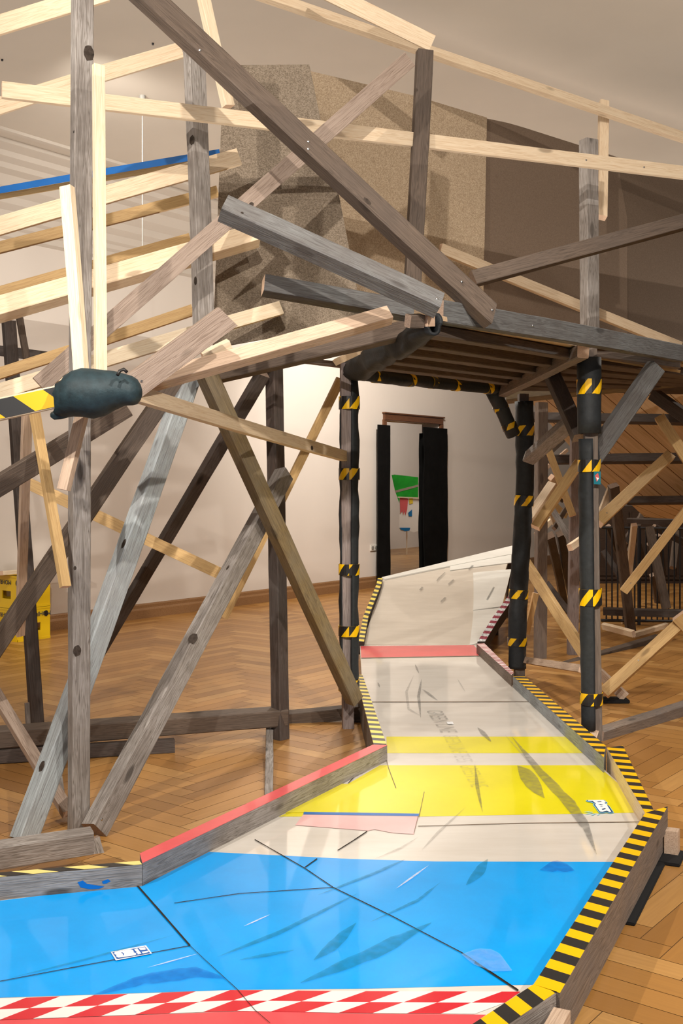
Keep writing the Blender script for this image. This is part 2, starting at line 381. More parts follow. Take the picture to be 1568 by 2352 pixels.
def beam(asm, name, mat, a0, a1, wpx, roll=25, k=.75, label=None, end=None, screws=(), cut0=0, cut1=0):
    """picture measurements (x, row, q) -> a timber at its real place; q=None stands on the floor"""
    pts = []
    for (x, y, q) in (a0, a1):
        pts.append(G(x, y) if q is None else P(x, y, D(q)))
    p0, p1 = pts
    dx, dy = a1[0]-a0[0], a1[1]-a0[1]
    if abs(dy) > abs(dx):
        if p1.z < p0.z: p0, p1 = p1, p0
    elif p1.x < p0.x: p0, p1 = p1, p0
    r = math.radians(abs(roll)); ym = (p0.y+p1.y)/2
    a = wpx*ym/F/(math.cos(r)+k*math.sin(r))
    o = timber(name, p0, p1, a, a*k, roll, mat, asm, end, cut0, cut1)
    if label: o['label'] = label
    for t in screws: screw(o, t if dx >= 0 or True else 1-t)
    return o

def tube(name, path, radii, mat, parent=None, seg=16, a0=0, a1=360, thick=.014, sq=.0, wob=.006, uvper=None, ref=None, caps=True, sd=None):
    """foam sleeve or roll: a wrapped sheet along a path; a0..a1 is the part of the girth it covers"""
    sd = random.random()*40 if sd is None else sd
    full = (a1-a0) >= 359.9; vs = []; fs = []; n_ = len(path); tot = seg+(0 if full else 1)
    ref = ref or Vector((0, -1, 0))
    def ring(i, inner):
        p = path[i]; d = (path[min(i+1, n_-1)]-path[max(i-1, 0)]).normalized()
        e1 = (ref-d*ref.dot(d)).normalized(); e2 = d.cross(e1)
        r = radii[i] if isinstance(radii, (list, tuple)) else radii
        out = []
        for j in range(tot):
            t = math.radians(a0+(a1-a0)*j/seg)
            rr = r*(1+sq*(abs(math.sin(2*t)))) + noise.noise((sd+i*.55, math.cos(t)*1.2, math.sin(t)*1.2))*wob - (thick if inner else 0)
            out.append(p+e1*math.cos(t)*rr+e2*math.sin(t)*rr)
        return out
    for i in range(n_): vs += ring(i, False)
    base = len(vs)
    for i in range(n_): vs += ring(i, True)
    rng = tot if full else tot-1
    for i in range(n_-1):
        for j in range(rng):
            j2 = (j+1) % tot; a, b2, c, d2 = i*tot+j, i*tot+j2, (i+1)*tot+j2, (i+1)*tot+j
            fs.append([a, b2, c, d2]); fs.append([base+d2, base+c, base+b2, base+a])
    for j in range(rng):
        j2 = (j+1) % tot
        fs.append([j2, j, base+j, base+j2]); e = (n_-1)*tot; fs.append([e+j, e+j2, base+e+j2, base+e+j])
    if not full:
        for i in range(n_-1):
            for j, sgn in ((0, 1), (tot-1, -1)):
                q = [i*tot+j, (i+1)*tot+j, base+(i+1)*tot+j, base+i*tot+j]; fs.append(q if sgn > 0 else q[::-1])
    o = solid(name, vs, fs, mat, parent, smooth=True)
    return o
def tape_band(p0, p1, r, parent, name='tape_band', mat='hazard_band', phase=0, seg=24, sq=0, jag=0, ctr=None):
    """strip of tape wound once round a sleeve"""
    d = (p1-p0).normalized(); ref = Vector((0, -1, 0)); e1 = (ref-d*ref.dot(d)).normalized(); e2 = d.cross(e1)
    h = (p1-p0).length; vs = []; fs = []; uvs = []
    for k_, rr in ((0, r), (1, r-.003)):
        for i, p in enumerate((p0, p1)):
            for j in range(seg):
                t = 2*math.pi*j/seg; q = rr*(1+sq*abs(math.sin(2*t)))
                vs.append(p+e1*math.cos(t)*q+e2*math.sin(t)*q+d*(noise.noise((j*.9, i*5+phase, 0))*jag))
    circ = 2*math.pi*r
    for j in range(seg):
        j2 = (j+1) % seg; u0, u1 = circ*j/seg+phase, circ*(j+1)/seg+phase
        fs.append([j, j2, seg+j2, seg+j]); uvs.append([(u0, 0), (u1, 0), (u1, h), (u0, h)])
        fs.append([2*seg+j2, 2*seg+j, 3*seg+j, 3*seg+j2]); uvs.append([(0, 0)]*4)
        fs.append([seg+j, seg+j2, 3*seg+j2, 3*seg+j]); uvs.append([(0, 0)]*4)
        fs.append([j2, j, 2*seg+j, 2*seg+j2]); uvs.append([(0, 0)]*4)
    return solid(name, vs, fs, mat, parent, uvs=uvs)

def flat(name, pix, z, mat, parent, dz=.0):
    """flat coloured area lying at height z, corners read at picture points"""
    vs = [G(x, y, z) for x, y in pix]
    vs = [Vector((v.x, v.y, z+dz)) for v in vs]
    a = sum(vs[i].x*vs[(i+1) % len(vs)].y-vs[(i+1) % len(vs)].x*vs[i].y for i in range(len(vs)))
    f_ = list(range(len(vs)))
    return solid(name, vs, [f_ if a > 0 else f_[::-1]], mat, parent)
def layer(name, pix, lvl, mat, parent): return flat(name, pix, ZS, mat, parent, lvl*.0006)
def stroke(name, pix, wpx, lvl, mat, parent, taper=True):
    """a rubbed mark: thin curved lens along the given picture points"""
    pts = []
    for i in range(len(pix)-1):
        for k_ in range(6):
            t = k_/6; pts.append((pix[i][0]*(1-t)+pix[i+1][0]*t, pix[i][1]*(1-t)+pix[i+1][1]*t))
    pts.append(pix[-1]); l1 = []; l2 = []; n_ = len(pts)
    for i, (x, y) in enumerate(pts):
        a = pts[max(i-1, 0)]; c = pts[min(i+1, n_-1)]; dx, dy = c[0]-a[0], c[1]-a[1]; ll = math.hypot(dx, dy) or 1
        w_ = wpx/2*(math.sin(math.pi*(i+.15)/(n_-.7)) if taper else 1)*(1+.25*noise.noise((x*.05, y*.05, 1)))
        l1.append((x-dy/ll*w_, y+dx/ll*w_)); l2.append((x+dy/ll*w_, y-dx/ll*w_))
    vs = []
    for (x, y) in l1+l2:
        v = G(x, y, ZS); vs.append(Vector((v.x, v.y, ZS+lvl*.0006)))
    fs = []
    for i in range(n_-1):
        q = [i, i+1, n_+i+1, n_+i]
        A_, B_, C_ = vs[q[0]], vs[q[1]], vs[q[2]]
        if (B_-A_).cross(C_-A_).z < 0: q = q[::-1]
        fs.append(q)
    return solid(name, vs, fs, mat, parent)
def tape_quad(name, c4, mat, parent, lift=.0015, uscale=1.0, phase=0, thick=.0012):
    """tape lying on c4 = inner0, inner1, outer1, outer0 (3-D); u runs along, v across"""
    a, b2, c, d_ = [Vector(p) for p in c4]; nrm = (b2-a).cross(c-a).normalized()
    if nrm.z < 0: nrm = -nrm
    lu = (b2-a).length; wv = ((d_-a).length+(c-b2).length)/2
    ex = (b2-a).normalized()
    def uvof(p): 
        q = p-a; u_ = q.dot(ex); v_ = (q-ex*u_).length; return (u_*uscale+phase, v_)
    vs = [p+nrm*lift for p in (a, b2, c, d_)]; f_ = [0, 1, 2, 3]
    if (vs[1]-vs[0]).cross(vs[2]-vs[0]).dot(nrm) < 0: f_ = [3, 2, 1, 0]
    uvs = [[uvof([a, b2, c, d_][i]) for i in f_]]
    return solid(name, vs, [f_], mat, parent, uvs=uvs)

# ================================================================== THE SETTING
WP = P(116, 1448, 3500/343.0); WP.z = 0
def W(t, z, off=0): return WP+U*t-V*off+Z*z      # point on the far wall (off = towards the room)
def wall_t(x):                                   # wall parameter seen at picture column x
    k = (x-CX)/F; return (k*WP.y-WP.x)/(U.x-k*U.y)
CEIL = 4.2
# floor: herringbone planks
def build_floor():
    pl, pw = .50, .10; vs = []; fs = []; uvs = []; tones = []
    e1 = U; e2 = V; g = .0012; n_ = int(pl/pw)
    org = Vector((0, 0, 0)); cnt = 0
    # herringbone cell: horizontal plank at (i, j) and vertical plank beside it
    def put(x, y, hx):
        nonlocal cnt
        if hx: c = [(x, y), (x+pl, y), (x+pl, y+pw), (x, y+pw)]
        else: c = [(x, y), (x+pw, y), (x+pw, y+pl), (x, y+pl)]
        ctr = e1*(sum(p[0] for p in c)/4)+e2*(sum(p[1] for p in c)/4)
        if ctr.y < 1.2 or ctr.y > 31 or abs(ctr.x) > 1.0+ctr.y*.40: return
        b0 = len(vs)
        cx_, cy_ = sum(p[0] for p in c)/4, sum(p[1] for p in c)/4
        for (px, py) in c:
            px += g if px < cx_ else -g; py += g if py < cy_ else -g
            q = e1*px+e2*py; vs.append((q.x, q.y, 0))
        fs.append([b0, b0+1, b0+2, b0+3]); r = random.random()*9
        if hx: uvs.append([(r, r), (r+pl, r), (r+pl, r+pw), (r, r+pw)])
        else: uvs.append([(r, r), (r, r+pw), (r+pl, r+pw), (r+pl, r)])
        tones.append(random.random()); cnt += 1
    R = 75
    for row in range(-400, 400):
        for m_ in range(-40, 80):
            # standard herringbone lattice: shift (pw, pw) per step, (2*pl, 0)-period orthogonal
            x = row*pw+m_*2*pl; y = row*pw
            q = e1*x+e2*y
            if -1 < q.y < 33 and abs(q.x) < 16: put(x, y, True)
            x2, y2 = x+pl, y+pw-pl
            q = e1*x2+e2*y2
            if -1 < q.y < 33 and abs(q.x) < 16: put(x2, y2, False)
    b0 = len(vs); mi = [0]*len(fs)
    vs += [(-40, -8, -.002), (40, -8, -.002), (40, 60, -.002), (-40, 60, -.002)]; fs.append([b0, b0+1, b0+2, b0+3]); uvs.append([(0, 0)]*4); mi.append(1); tones.append(0)
    vs += [(-40, -8, -.06), (40, -8, -.06), (40, 60, -.06), (-40, 60, -.06)]; fs.append([b0+7, b0+6, b0+5, b0+4]); uvs.append([(0, 0)]*4); mi.append(1); tones.append(0)
    me = mesh(vs, fs, uvs=uvs, mi=mi)
    at = me.color_attributes.new('tone', 'FLOAT_COLOR', 'CORNER'); k_ = 0
    for p, t in zip(me.polygons, tones):
        for _ in p.vertices: at.data[k_].color = (t, t, t, 1); k_ += 1
    return setp(link('floor', me, ['parquet', 'parquet_gap']), kind='structure')
build_floor()
# back wall with the doorway
t0, t1 = wall_t(884), wall_t(1009); DH = 2.22; WT = .30
def wallbox(name, ta, tb, za, zb, mat='wall_plaster', off=0, thick=WT, parent=None):
    c = W((ta+tb)/2, (za+zb)/2)+V*(thick/2)-V*off
    return box(name, c, U, V, Z, tb-ta, thick, zb-za, mat, parent)
bm_parts = []
def wall_mesh():
    vs = []; fs = []
    for (ta, tb, za, zb) in ((-9, t0, 0, CEIL), (t1, 34, 0, CEIL), (t0, t1, DH, CEIL)):
        b0 = len(vs)
        for off in (0, -WT):
            for (t, z) in ((ta, za), (tb, za), (tb, zb), (ta, zb)): vs.append(W(t, z, off))
        for f_ in ([0, 1, 2, 3], [7, 6, 5, 4], [1, 0, 4, 5], [2, 1, 5, 6], [3, 2, 6, 7], [0, 3, 7, 4]): fs.append([b0+i for i in f_])
    me = mesh(vs, fs); return setp(link('wall_back', me, 'wall_plaster'), kind='structure')
wall_mesh()
def ceil():
    c = [Vector((-30, -8, CEIL)), Vector((30, -8, CEIL)), Vector((30, 60, CEIL)), Vector((-30, 60, CEIL))]
    o = slab('ceiling', c, .1, Z, 'ceiling_plaster'); return setp(o, kind='structure')
ceil()
# cornice: stepped and coved moulding along the wall
prof = [(.0, 3.58), (.05, 3.60), (.05, 3.66), (.09, 3.68), (.10, 3.72), (.14, 3.74), (.16, 3.80), (.24, 3.84), (.26, 3.90), (.36, 3.95), (.40, 4.00), (.42, 4.03),
        (.52, 4.05), (.54, 4.09), (.64, 4.11), (.66, 4.15), (.80, 4.165), (.80, 4.18), (.80, CEIL-.001), (.0, CEIL-.001)]
vs = [W(t, z, o_) for t in (-9, 34) for (o_, z) in prof]; k_ = len(prof)
o = solid('trim_1', vs, [[i, (i+1) % k_, (i+1) % k_+k_, i+k_] for i in range(k_)]+[list(range(k_))[::-1], list(range(k_, 2*k_))], 'cornice_plaster'); setp(o, kind='structure')
bm = bmesh.new(); bm.from_mesh(o.data); bmesh.ops.recalc_face_normals(bm, faces=bm.faces); bm.to_mesh(o.data); bm.free()
# ceiling line moulding parallel to the wall
o = box('trim_2', W(4, CEIL-.012, 1.0), U, V, Z, 26, .05, .024, 'cornice_plaster'); setp(o, kind='structure')
for nm, ta, tb in (('baseboard_left', -9, t0-.12), ('baseboard_right', t1+.12, 34)):
    e = thing(nm, None, None, W(ta, 0)); del_ = 0
    setp(e, kind='structure')
    vs = [W(t, z, o_) for t in (ta, tb) for (o_, z) in ((0, 0), (.03, 0), (.03, .085), (.022, .10), (.018, .105), (.018, .135), (.008, .15), (0, .15))]
    fs = [[i, (i+1) % 8, (i+1) % 8+8, i+8] for i in range(8)]+[list(range(8))[::-1], list(range(8, 16))]
    b_ = solid('skirting_board', vs, fs, 'oak_trim', e)
    bm = bmesh.new(); bm.from_mesh(b_.data); bmesh.ops.recalc_face_normals(bm, faces=bm.faces); bm.to_mesh(b_.data); bm.free()
# door frame
dr = thing('door_1', None, None, W((t0+t1)/2, 0)); setp(dr, kind='structure')
box('door_header', W((t0+t1)/2, DH+.035, .012), U, V, Z, t1-t0+.10, .05, .09, 'dark_trim', dr, .006)
box('header_moulding', W((t0+t1)/2, DH+.088, .02), U, V, Z, t1-t0+.14, .07, .02, 'dark_trim', dr, .004)
for t in (t0-.03, t1+.03): box('door_jamb', W(t, DH/2, .01), U, V, Z, .07, .04, DH, 'dark_trim', dr, .005)
# room behind the door
fw = G(905, 1252); tw = fw-W(0, 0)
o = box('wall_far', Vector((fw.x+1.6, fw.y+.9, 2.1)), U, V, Z, 9, .1, 4.2, 'wall_plaster'); setp(o, kind='structure')
o = box('wall_niche', G(893, 1258)+Vector((-1.6, .25, 2.1)), Vector((1, 0, 0)), Vector((0, 1, 0)), Z, 3.35, .1, 4.2, 'wall_plaster'); setp(o, kind='structure')
o = box('baseboard_far', G(925, 1250)+Vector((.3, .2, .07)), Vector((1, 0, 0)), Vector((0, 1, 0)), Z, 3.2, .04, .15, 'oak_trim'); setp(o, kind='structure')
area('next_room_light', (2.0, 19.5, 3.9), (1.2, 22, 0), 120, 2, 2)

# ================================================================== THINGS ON AND BY THE WALL
def foam_sheet(name, label, ta, tb, z0, z1, off, wave=.012, sd=1, perp=None):
    k_ = 26; vs = []; fs = []; cols = 5
    for s_ in (0, 1):
        for i in range(k_+1):
            z = z0+(z1-z0)*i/k_
            for j in range(cols+1):
                f_ = j/cols; t = ta+(tb-ta)*f_
                e = noise.noise((sd+z*2.1, 3*(j > cols/2), 0))*wave*2*(1 if j in (0, cols) else .2)
                o_ = off+.012+noise.noise((sd, z*1.3, f_*2))*.012+(.02 if s_ == 0 else 0)
                if perp: vs.append(W(perp, z)+V*(t+e)-U*(.02+(.02 if s_ == 0 else 0)))
                else: vs.append(W(t+e, z, o_))
    r = cols+1; S_ = (k_+1)*r
    for i in range(k_):
        for j in range(cols):
            a = i*r+j; fs += [[a, a+1, a+1+r, a+r], [S_+a+r, S_+a+1+r, S_+a+1, S_+a]]
    for i in range(k_):
        a = i*r; fs += [[a, a+r, S_+a+r, S_+a], [a+cols+r, a+cols, S_+a+cols, S_+a+cols+r]]
    for j in range(cols): fs += [[j+1, j, S_+j, S_+j+1], [k_*r+j, k_*r+j+1, S_+k_*r+j+1, S_+k_*r+j]]
    o = solid(name, vs, fs, 'foam_matt')
    bm = bmesh.new(); bm.from_mesh(o.data); bmesh.ops.recalc_face_normals(bm, faces=bm.faces); bm.to_mesh(o.data); bm.free()
    return o
o = foam_sheet('foam_sheet', '', wall_t(856), wall_t(883), 0.0, 2.14, .06, .006, 4); setp(o, 'narrow matt black foam strip covering left jamb of far doorway', 'foam sheet', 'black foam sheets round the doorway')
o = foam_sheet('foam_sheet', '', wall_t(961), wall_t(1015), 0.0, 2.15, .06, .02, 11); setp(o, 'wide wavy black foam sheet on wall right of far doorway', 'foam sheet', 'black foam sheets round the doorway')
o = foam_sheet('foam_sheet', '', -.04, WT-.01, 0.0, 2.09, 0, .012, 21, perp=wall_t(1004)); setp(o, 'black foam sheet lining right reveal inside far doorway', 'foam sheet', 'black foam sheets round the doorway')
# twin socket
sk = thing('wall_socket', 'white double wall socket left of black foam doorway strip', 'wall socket', W(wall_t(857), .52))
box('cover_plate', W(wall_t(857), .525, .008), U, V, Z, .155, .016, .082, 'socket_white', sk, .004)
for s_ in (-1, 1):
    bm = bmesh.new(); bmesh.ops.create_cone(bm, cap_ends=True, segments=20, radius1=.024, radius2=.024, depth=.01)
    me = bpy.data.meshes.new('m'); bm.to_mesh(me); bm.free()
    c = W(wall_t(857)+s_*.038, .525, .018); mt = Matrix(((U.x, 0, -V.x, c.x), (U.y, 0, -V.y, c.y), (0, 1, 0, c.z), (0, 0, 0, 1)))
    so = link('outlet', me, 'socket_hole', sk, mt)
# green sheet, painted cloth, stand in the next room
gy = 21.0
def fl(name, pix, Y, mat, parent=None, th=.02): return slab(name, [P(x, y, Y) for x, y in pix], th, (0, 1, 0), mat, parent)
gs = thing('green_panel', 'angular green painted panel with a pale stripe in the next room', 'painted panel', P(930, 1180, gy))
fl('panel', [(899, 1091), (906, 1090), (960, 1096), (960, 1150), (920, 1165), (907, 1128)], gy, 'sheet_green', gs)
fl('pale_stripe', [(906, 1127), (960, 1113), (960, 1118), (908, 1132)], gy-.005, 'mdf', gs, .004)
cl = thing('painted_cloth', 'white cloth splashed with red, blue and yellow paint in front of green panel', 'cloth', P(935, 1180, gy-.4))
k_ = 8
vs = []; 
fl('cloth', [(917, 1143), (965, 1143), (965, 1224), (958, 1220), (950, 1223), (940, 1219), (930, 1221), (916, 1218)], gy-.4, 'cloth_white', cl, .012)
fl('red_paint', [(918, 1143), (937, 1145), (935, 1170), (931, 1184), (929, 1174), (926, 1183), (924, 1174), (919, 1180)], gy-.408, 'cloth_red', cl, .004)
fl('blue_paint', [(917, 1212), (942, 1212), (940, 1219), (930, 1220), (921, 1217)], gy-.408, 'cloth_blue', cl, .004)
fl('blue_paint', [(937, 1178), (946, 1170), (946, 1186), (939, 1186)], gy-.408, 'cloth_blue', cl, .004)
fl('yellow_paint', [(939, 1145), (948, 1145), (948, 1156), (940, 1158)], gy-.408, 'cloth_yellow', cl, .004)
timber('rail', P(913, 1142, gy-.42), P(970, 1144, gy-.42), .02, .02, 0, 'spruce_white', cl)
a_ = P(934, 1218, gy-.3); timber('leg', Vector((a_.x, a_.y, 0)), a_, .02, .02, 0, 'spruce_white', cl)
# suspended lighting rod and hanging wire at upper left
tr = thing('hanging_rod', 'thin grey vertical rod with round cap hanging from ceiling', 'hanging rod', P(327, 338, D(5.2)))
pt = P(327, 338, D(5.2)); 
def cyl(name, a, b2, r, mat, parent, seg=12):
    d, s, n_ = frame(a, b2, 0); vs = []; 
    for p in (a, b2):
        for j in range(seg):
            t = 2*math.pi*j/seg; vs.append(p+s*math.cos(t)*r+n_*math.sin(t)*r)
    fs = [[j, (j+1) % seg, seg+(j+1) % seg, seg+j] for j in range(seg)]+[list(range(seg))[::-1], list(range(seg, 2*seg))]
    return solid(name, vs, fs, mat, parent)
pt.z = CEIL
cyl('rod', Vector((pt.x, pt.y, 2.9)), pt, .004, 'socket_hole', tr)
cyl('ceiling_cap', Vector((pt.x, pt.y, CEIL-.03)), pt, .022, 'socket_hole', tr)
for x, y, q in ((5, 136, 4.2), (351, 99, 4.6)):
    p = P(x, y, 1); k0 = (CEIL-H)/(p.z-H); p = Vector((p.x*k0, p.y*k0, CEIL))
    o = cyl('ceiling_hook', p-Z*.012, p, .007, 'steel_dark', None); setp(o, 'small dark hook in ceiling '+('at far left edge' if x < 100 else 'above the grey diagonal timbers'), 'hook')

# yellow drinks crates upside down, plank on top
def crate(z0, label, yaw=0):
    c0 = G(40, 1475); cr = thing('drinks_crate', label, 'crate', Vector((c0.x, c0.y, z0)), 'yellow drinks crates against the wall')
    LX, LY, HH = .34, .30, .285
    ctr = c0+U*LX/2+V*LY/2
    def wallpart(name, c, ex, sx, holes):
        # side with a handle opening: four bars round the opening
        n_ = ex.cross(Z); hw, hh, hz = sx*.42, .07, z0+.115
        vs = []; fs = []
        def bx(x0, x1, za, zb, t=.012):
            b0 = len(vs)
            for yy in (-t/2, t/2):
                for (x, z) in ((x0, za), (x1, za), (x1, zb), (x0, zb)): vs.append(c+ex*x+n_*yy+Z*(z))
            for f_ in ([0, 1, 2, 3], [7, 6, 5, 4], [1, 0, 4, 5], [2, 1, 5, 6], [3, 2, 6, 7], [0, 3, 7, 4]): fs.append([b0+i for i in f_])
        bx(-sx/2, sx/2, z0, hz-hh/2); bx(-sx/2, sx/2, hz+hh/2, z0+HH); bx(-sx/2, -hw/2, hz-hh/2, hz+hh/2); bx(hw/2, sx/2, hz-hh/2, hz+hh/2)
        bx(-sx/2, sx/2, z0, z0+.02, .02); bx(-sx/2, sx/2, z0+HH-.015, z0+HH, .02)
        o = solid(name, vs, fs, 'plastic_yellow', cr)
        bm = bmesh.new(); bm.from_mesh(o.data); bmesh.ops.recalc_face_normals(bm, faces=bm.faces); bm.to_mesh(o.data); bm.free()
        return o
    base = Vector((ctr.x, ctr.y, 0))
    wallpart('long_side', base-U*LX/2, V, LY, 1); wallpart('long_side', base+U*LX/2, V, LY, 1)
    wallpart('short_side', base-V*LY/2, U, LX, 1); wallpart('short_side', base+V*LY/2, U, LX, 1)
    box('crate_bottom', base+Z*(z0+HH-.02), U, V, Z, LX-.02, LY-.02, .012, 'plastic_yellow', cr)
    def text(body, pos, ex, ez, size, nm='lettering'):
        cu = bpy.data.curves.new('t', 'FONT'); cu.body = body; cu.size = size; cu.extrude = .0008; cu.align_x = 'CENTER'
        t = bpy.data.objects.new('t', cu); me = bpy.data.meshes.new_from_object(t)
        n_ = ex.cross(ez); mt = Matrix(((ex.x, ez.x, n_.x, pos.x), (ex.y, ez.y, n_.y, pos.y), (ex.z, ez.z, n_.z, pos.z), (0, 0, 0, 1)))
        bpy.data.objects.remove(t); return link(nm, me, 'ink', cr, mt)
    # the crate stands on its head, so the lettering does too
    text('MOHREN', base-V*(LY/2+.0115)+U*.06+Z*(z0+.245), -U, -Z, .055)
    text('MOHREN', base-U*(LX/2+.0115)+V*.04+Z*(z0+.245), V, -Z, .055)
    for pos, ex in ((base-V*(LY/2+.009)+U*.125, U), (base-U*(LX/2+.009)-V*.16, V)):
        n_ = ex.cross(Z); vs = []
        for s2 in (-.004, .004):
            for j in range(14):
                t = 2*math.pi*j/14; vs.append(pos+ex*math.cos(t)*.02+Z*(z0+.225+math.sin(t)*.026)+n_*s2)
        solid('round_emblem', vs, [list(range(14)), list(range(27, 13, -1))]+[[j, (j+1) % 14, 14+(j+1) % 14, 14+j] for j in range(14)], 'plastic_black', cr)
    return base, HH
base, HH = crate(0, 'yellow plastic drinks crate standing on the floor, under the other crate')
crate(.288, 'yellow plastic drinks crate on top of the stack, under a pale plank')
o = timber('plank', base-U*.28+Z*(.576+.02), base+U*.52+Z*(.576+.02), .2, .038, 90, 'spruce_white', None)
setp(o, 'short pale plank lying on top of the yellow crate stack', 'plank')
ZS = .10
# ================================================================== THE PAINTED TRACK
tk = thing('wooden_track', 'winding low wooden track, painted blue, yellow and red, curbs along its edges', 'track', (0, 4.5, 0))
def gx(x, y, z): v = G(x, y, z); return (v.x, v.y)
ZT = .172
body = [gx(-420, 2560, ZS), gx(-420, 2112, ZS), gx(0, 2068, ZS), gx(327, 2029, ZS), gx(888, 1747, ZS), gx(887, 1709, ZT), gx(832, 1550, ZT), gx(826, 1482, ZS), gx(1094, 1481, ZS),
        gx(1178, 1570, ZS), gx(1422, 1800, ZS), gx(1470, 1890, ZS), gx(1481, 1868, ZT), gx(1225, 2262, ZT), gx(1089, 2350, ZT), gx(790, 2545, ZT)]
prism('deck_board', body, 0.0, ZS, 'ply_cream', tk)
BL = layer('blue_paint', [(-420, 2330), (-420, 2112), (0, 2069), (327, 2029.5), (345, 2021), (480, 1957), (560, 1961), (800, 1973), (1000, 1979), (1411, 1980), (1230, 2262), (1170, 2263), (850, 2271), (540, 2274), (0, 2292)], 1, 'paint_blue', tk)
layer('red_paint', [(-420, 2560), (-420, 2370), (0, 2344), (585, 2322), (784, 2328), (1116, 2331), (1089, 2350), (790, 2545)], 1, 'paint_coral', tk)
layer('yellow_band', [(887, 1692), (1304, 1692), (1342, 1730), (888, 1730)], 1, 'paint_yellow', tk)
layer('yellow_field', [(640, 1876), (800, 1800), (872, 1758), (890, 1758), (1371, 1758), (1422, 1802), (1457, 1867), (962, 1876)], 1, 'paint_yellow', tk)
layer('yellow_sheet', [(655, 1868), (780, 1800), (975, 1819), (962, 1871), (700, 1867)], 3, 'paint_yellow', tk)
layer('blue_line', [(698, 1866), (962, 1870), (961, 1876), (696, 1872)], 4, 'paint_blue_dark', tk)
layer('pink_sheet', [(696, 1872), (961, 1876), (950, 1917), (902, 1914), (860, 1906), (845, 1909), (678, 1896)], 3, 'paint_pink', tk)
layer('red_stripe', [(828, 1484), (1088, 1482), (1108, 1506), (829, 1511)], 1, 'paint_coral', tk)
# chequered red and white tape, two rows of slanted cells
def chequer():
    top = [(-430, 2318), (0, 2295), (540, 2275), (784, 2277.5), (1205, 2279)]; bot = [(-430, 2368), (0, 2344), (540, 2323), (784, 2327.5), (1205, 2331)]
    def at(poly, x):
        for (x0, y0), (x1, y1) in zip(poly, poly[1:]):
            if x <= x1: return y0+(y1-y0)*(x-x0)/(x1-x0)
        return poly[-1][1]
    cells = {'tape_red': [], 'tape_white': []}; vs = {'tape_red': [], 'tape_white': []}
    X = 78.0; sh = -36
    # cut edge: follow the curb on the right
    for r in (0, 1):
        for i in range(-6, 17):
            xa, xb = i*X+20, (i+1)*X+20; key = 'tape_red' if (i+r) % 2 == 0 else 'tape_white'
            def pt(x, f):  # f: 0 top .. 1 bottom; cells lean
                xx = x-f*140+40; lim = 1195-f*74; xx = min(xx, lim)
                return (xx, at(top, xx)*(1-f)+at(bot, xx)*f)
            f0, f1 = r*.5, r*.5+.5
            c = [pt(xa, f0), pt(xb, f0), pt(xb, f1), pt(xa, f1)]
            if abs(c[0][0]-c[1][0]) < 2: continue
            b0 = len(vs[key])
            for (x, y) in c:
                v = G(x, y, ZS); vs[key].append(Vector((v.x, v.y, ZS+.0015)))
            cells[key].append([b0+3, b0+2, b0+1, b0])
    a, b2 = vs['tape_red'], vs['tape_white']
    allv = a+b2; fs = cells['tape_red']+[[i+len(a) for i in f_] for f_ in cells['tape_white']]
    return solid('chequered_tape', allv, fs, ['tape_red', 'tape_white'], tk, mi=[0]*len(cells['tape_red'])+[1]*len(cells['tape_white']))
chequer()
# joints between boards
for px, w_ in (([(311, 2031), (370, 2098), (436, 2174)], 5), ([(436, 2174), (470, 2206), (545, 2275), (585, 2322), (620, 2352)], 1.6), ([(0, 2256), (200, 2218), (436, 2174)], 1.6),
               ([(585, 1930), (700, 1996), (765, 2040)], 2.2), ([(765, 2040), (900, 2106), (1060, 2190), (1190, 2276)], 2.2), ([(1090, 2212), (1190, 2278)], 4), ([(400, 2076), (550, 2054), (765, 2040)], 1.4), ([(700, 1994), (728, 1974)], 3),
               ([(960, 1899), (1200, 1892), (1468, 1889)], 1.6), ([(833, 1613), (1000, 1613), (1217, 1612)], 1.6), ([(888, 1748), (892, 1765), (909, 1811)], 1.6),
               ([(775, 1955), (810, 1933), (843, 1911)], 2.6), ([(962, 1878), (974, 1820)], 1.6), ([(800, 1800), (822, 1776)], 2.2), ([(960, 1876), (950, 1916)], 1.4), ([(829, 1512), (1108, 1507)], 1.8)):
    stroke('board_joint', px, w_*.8, 5, 'seam' if (w_ > 1.8 or px[0][1] > 2000) else 'seam_light', tk, taper=False)
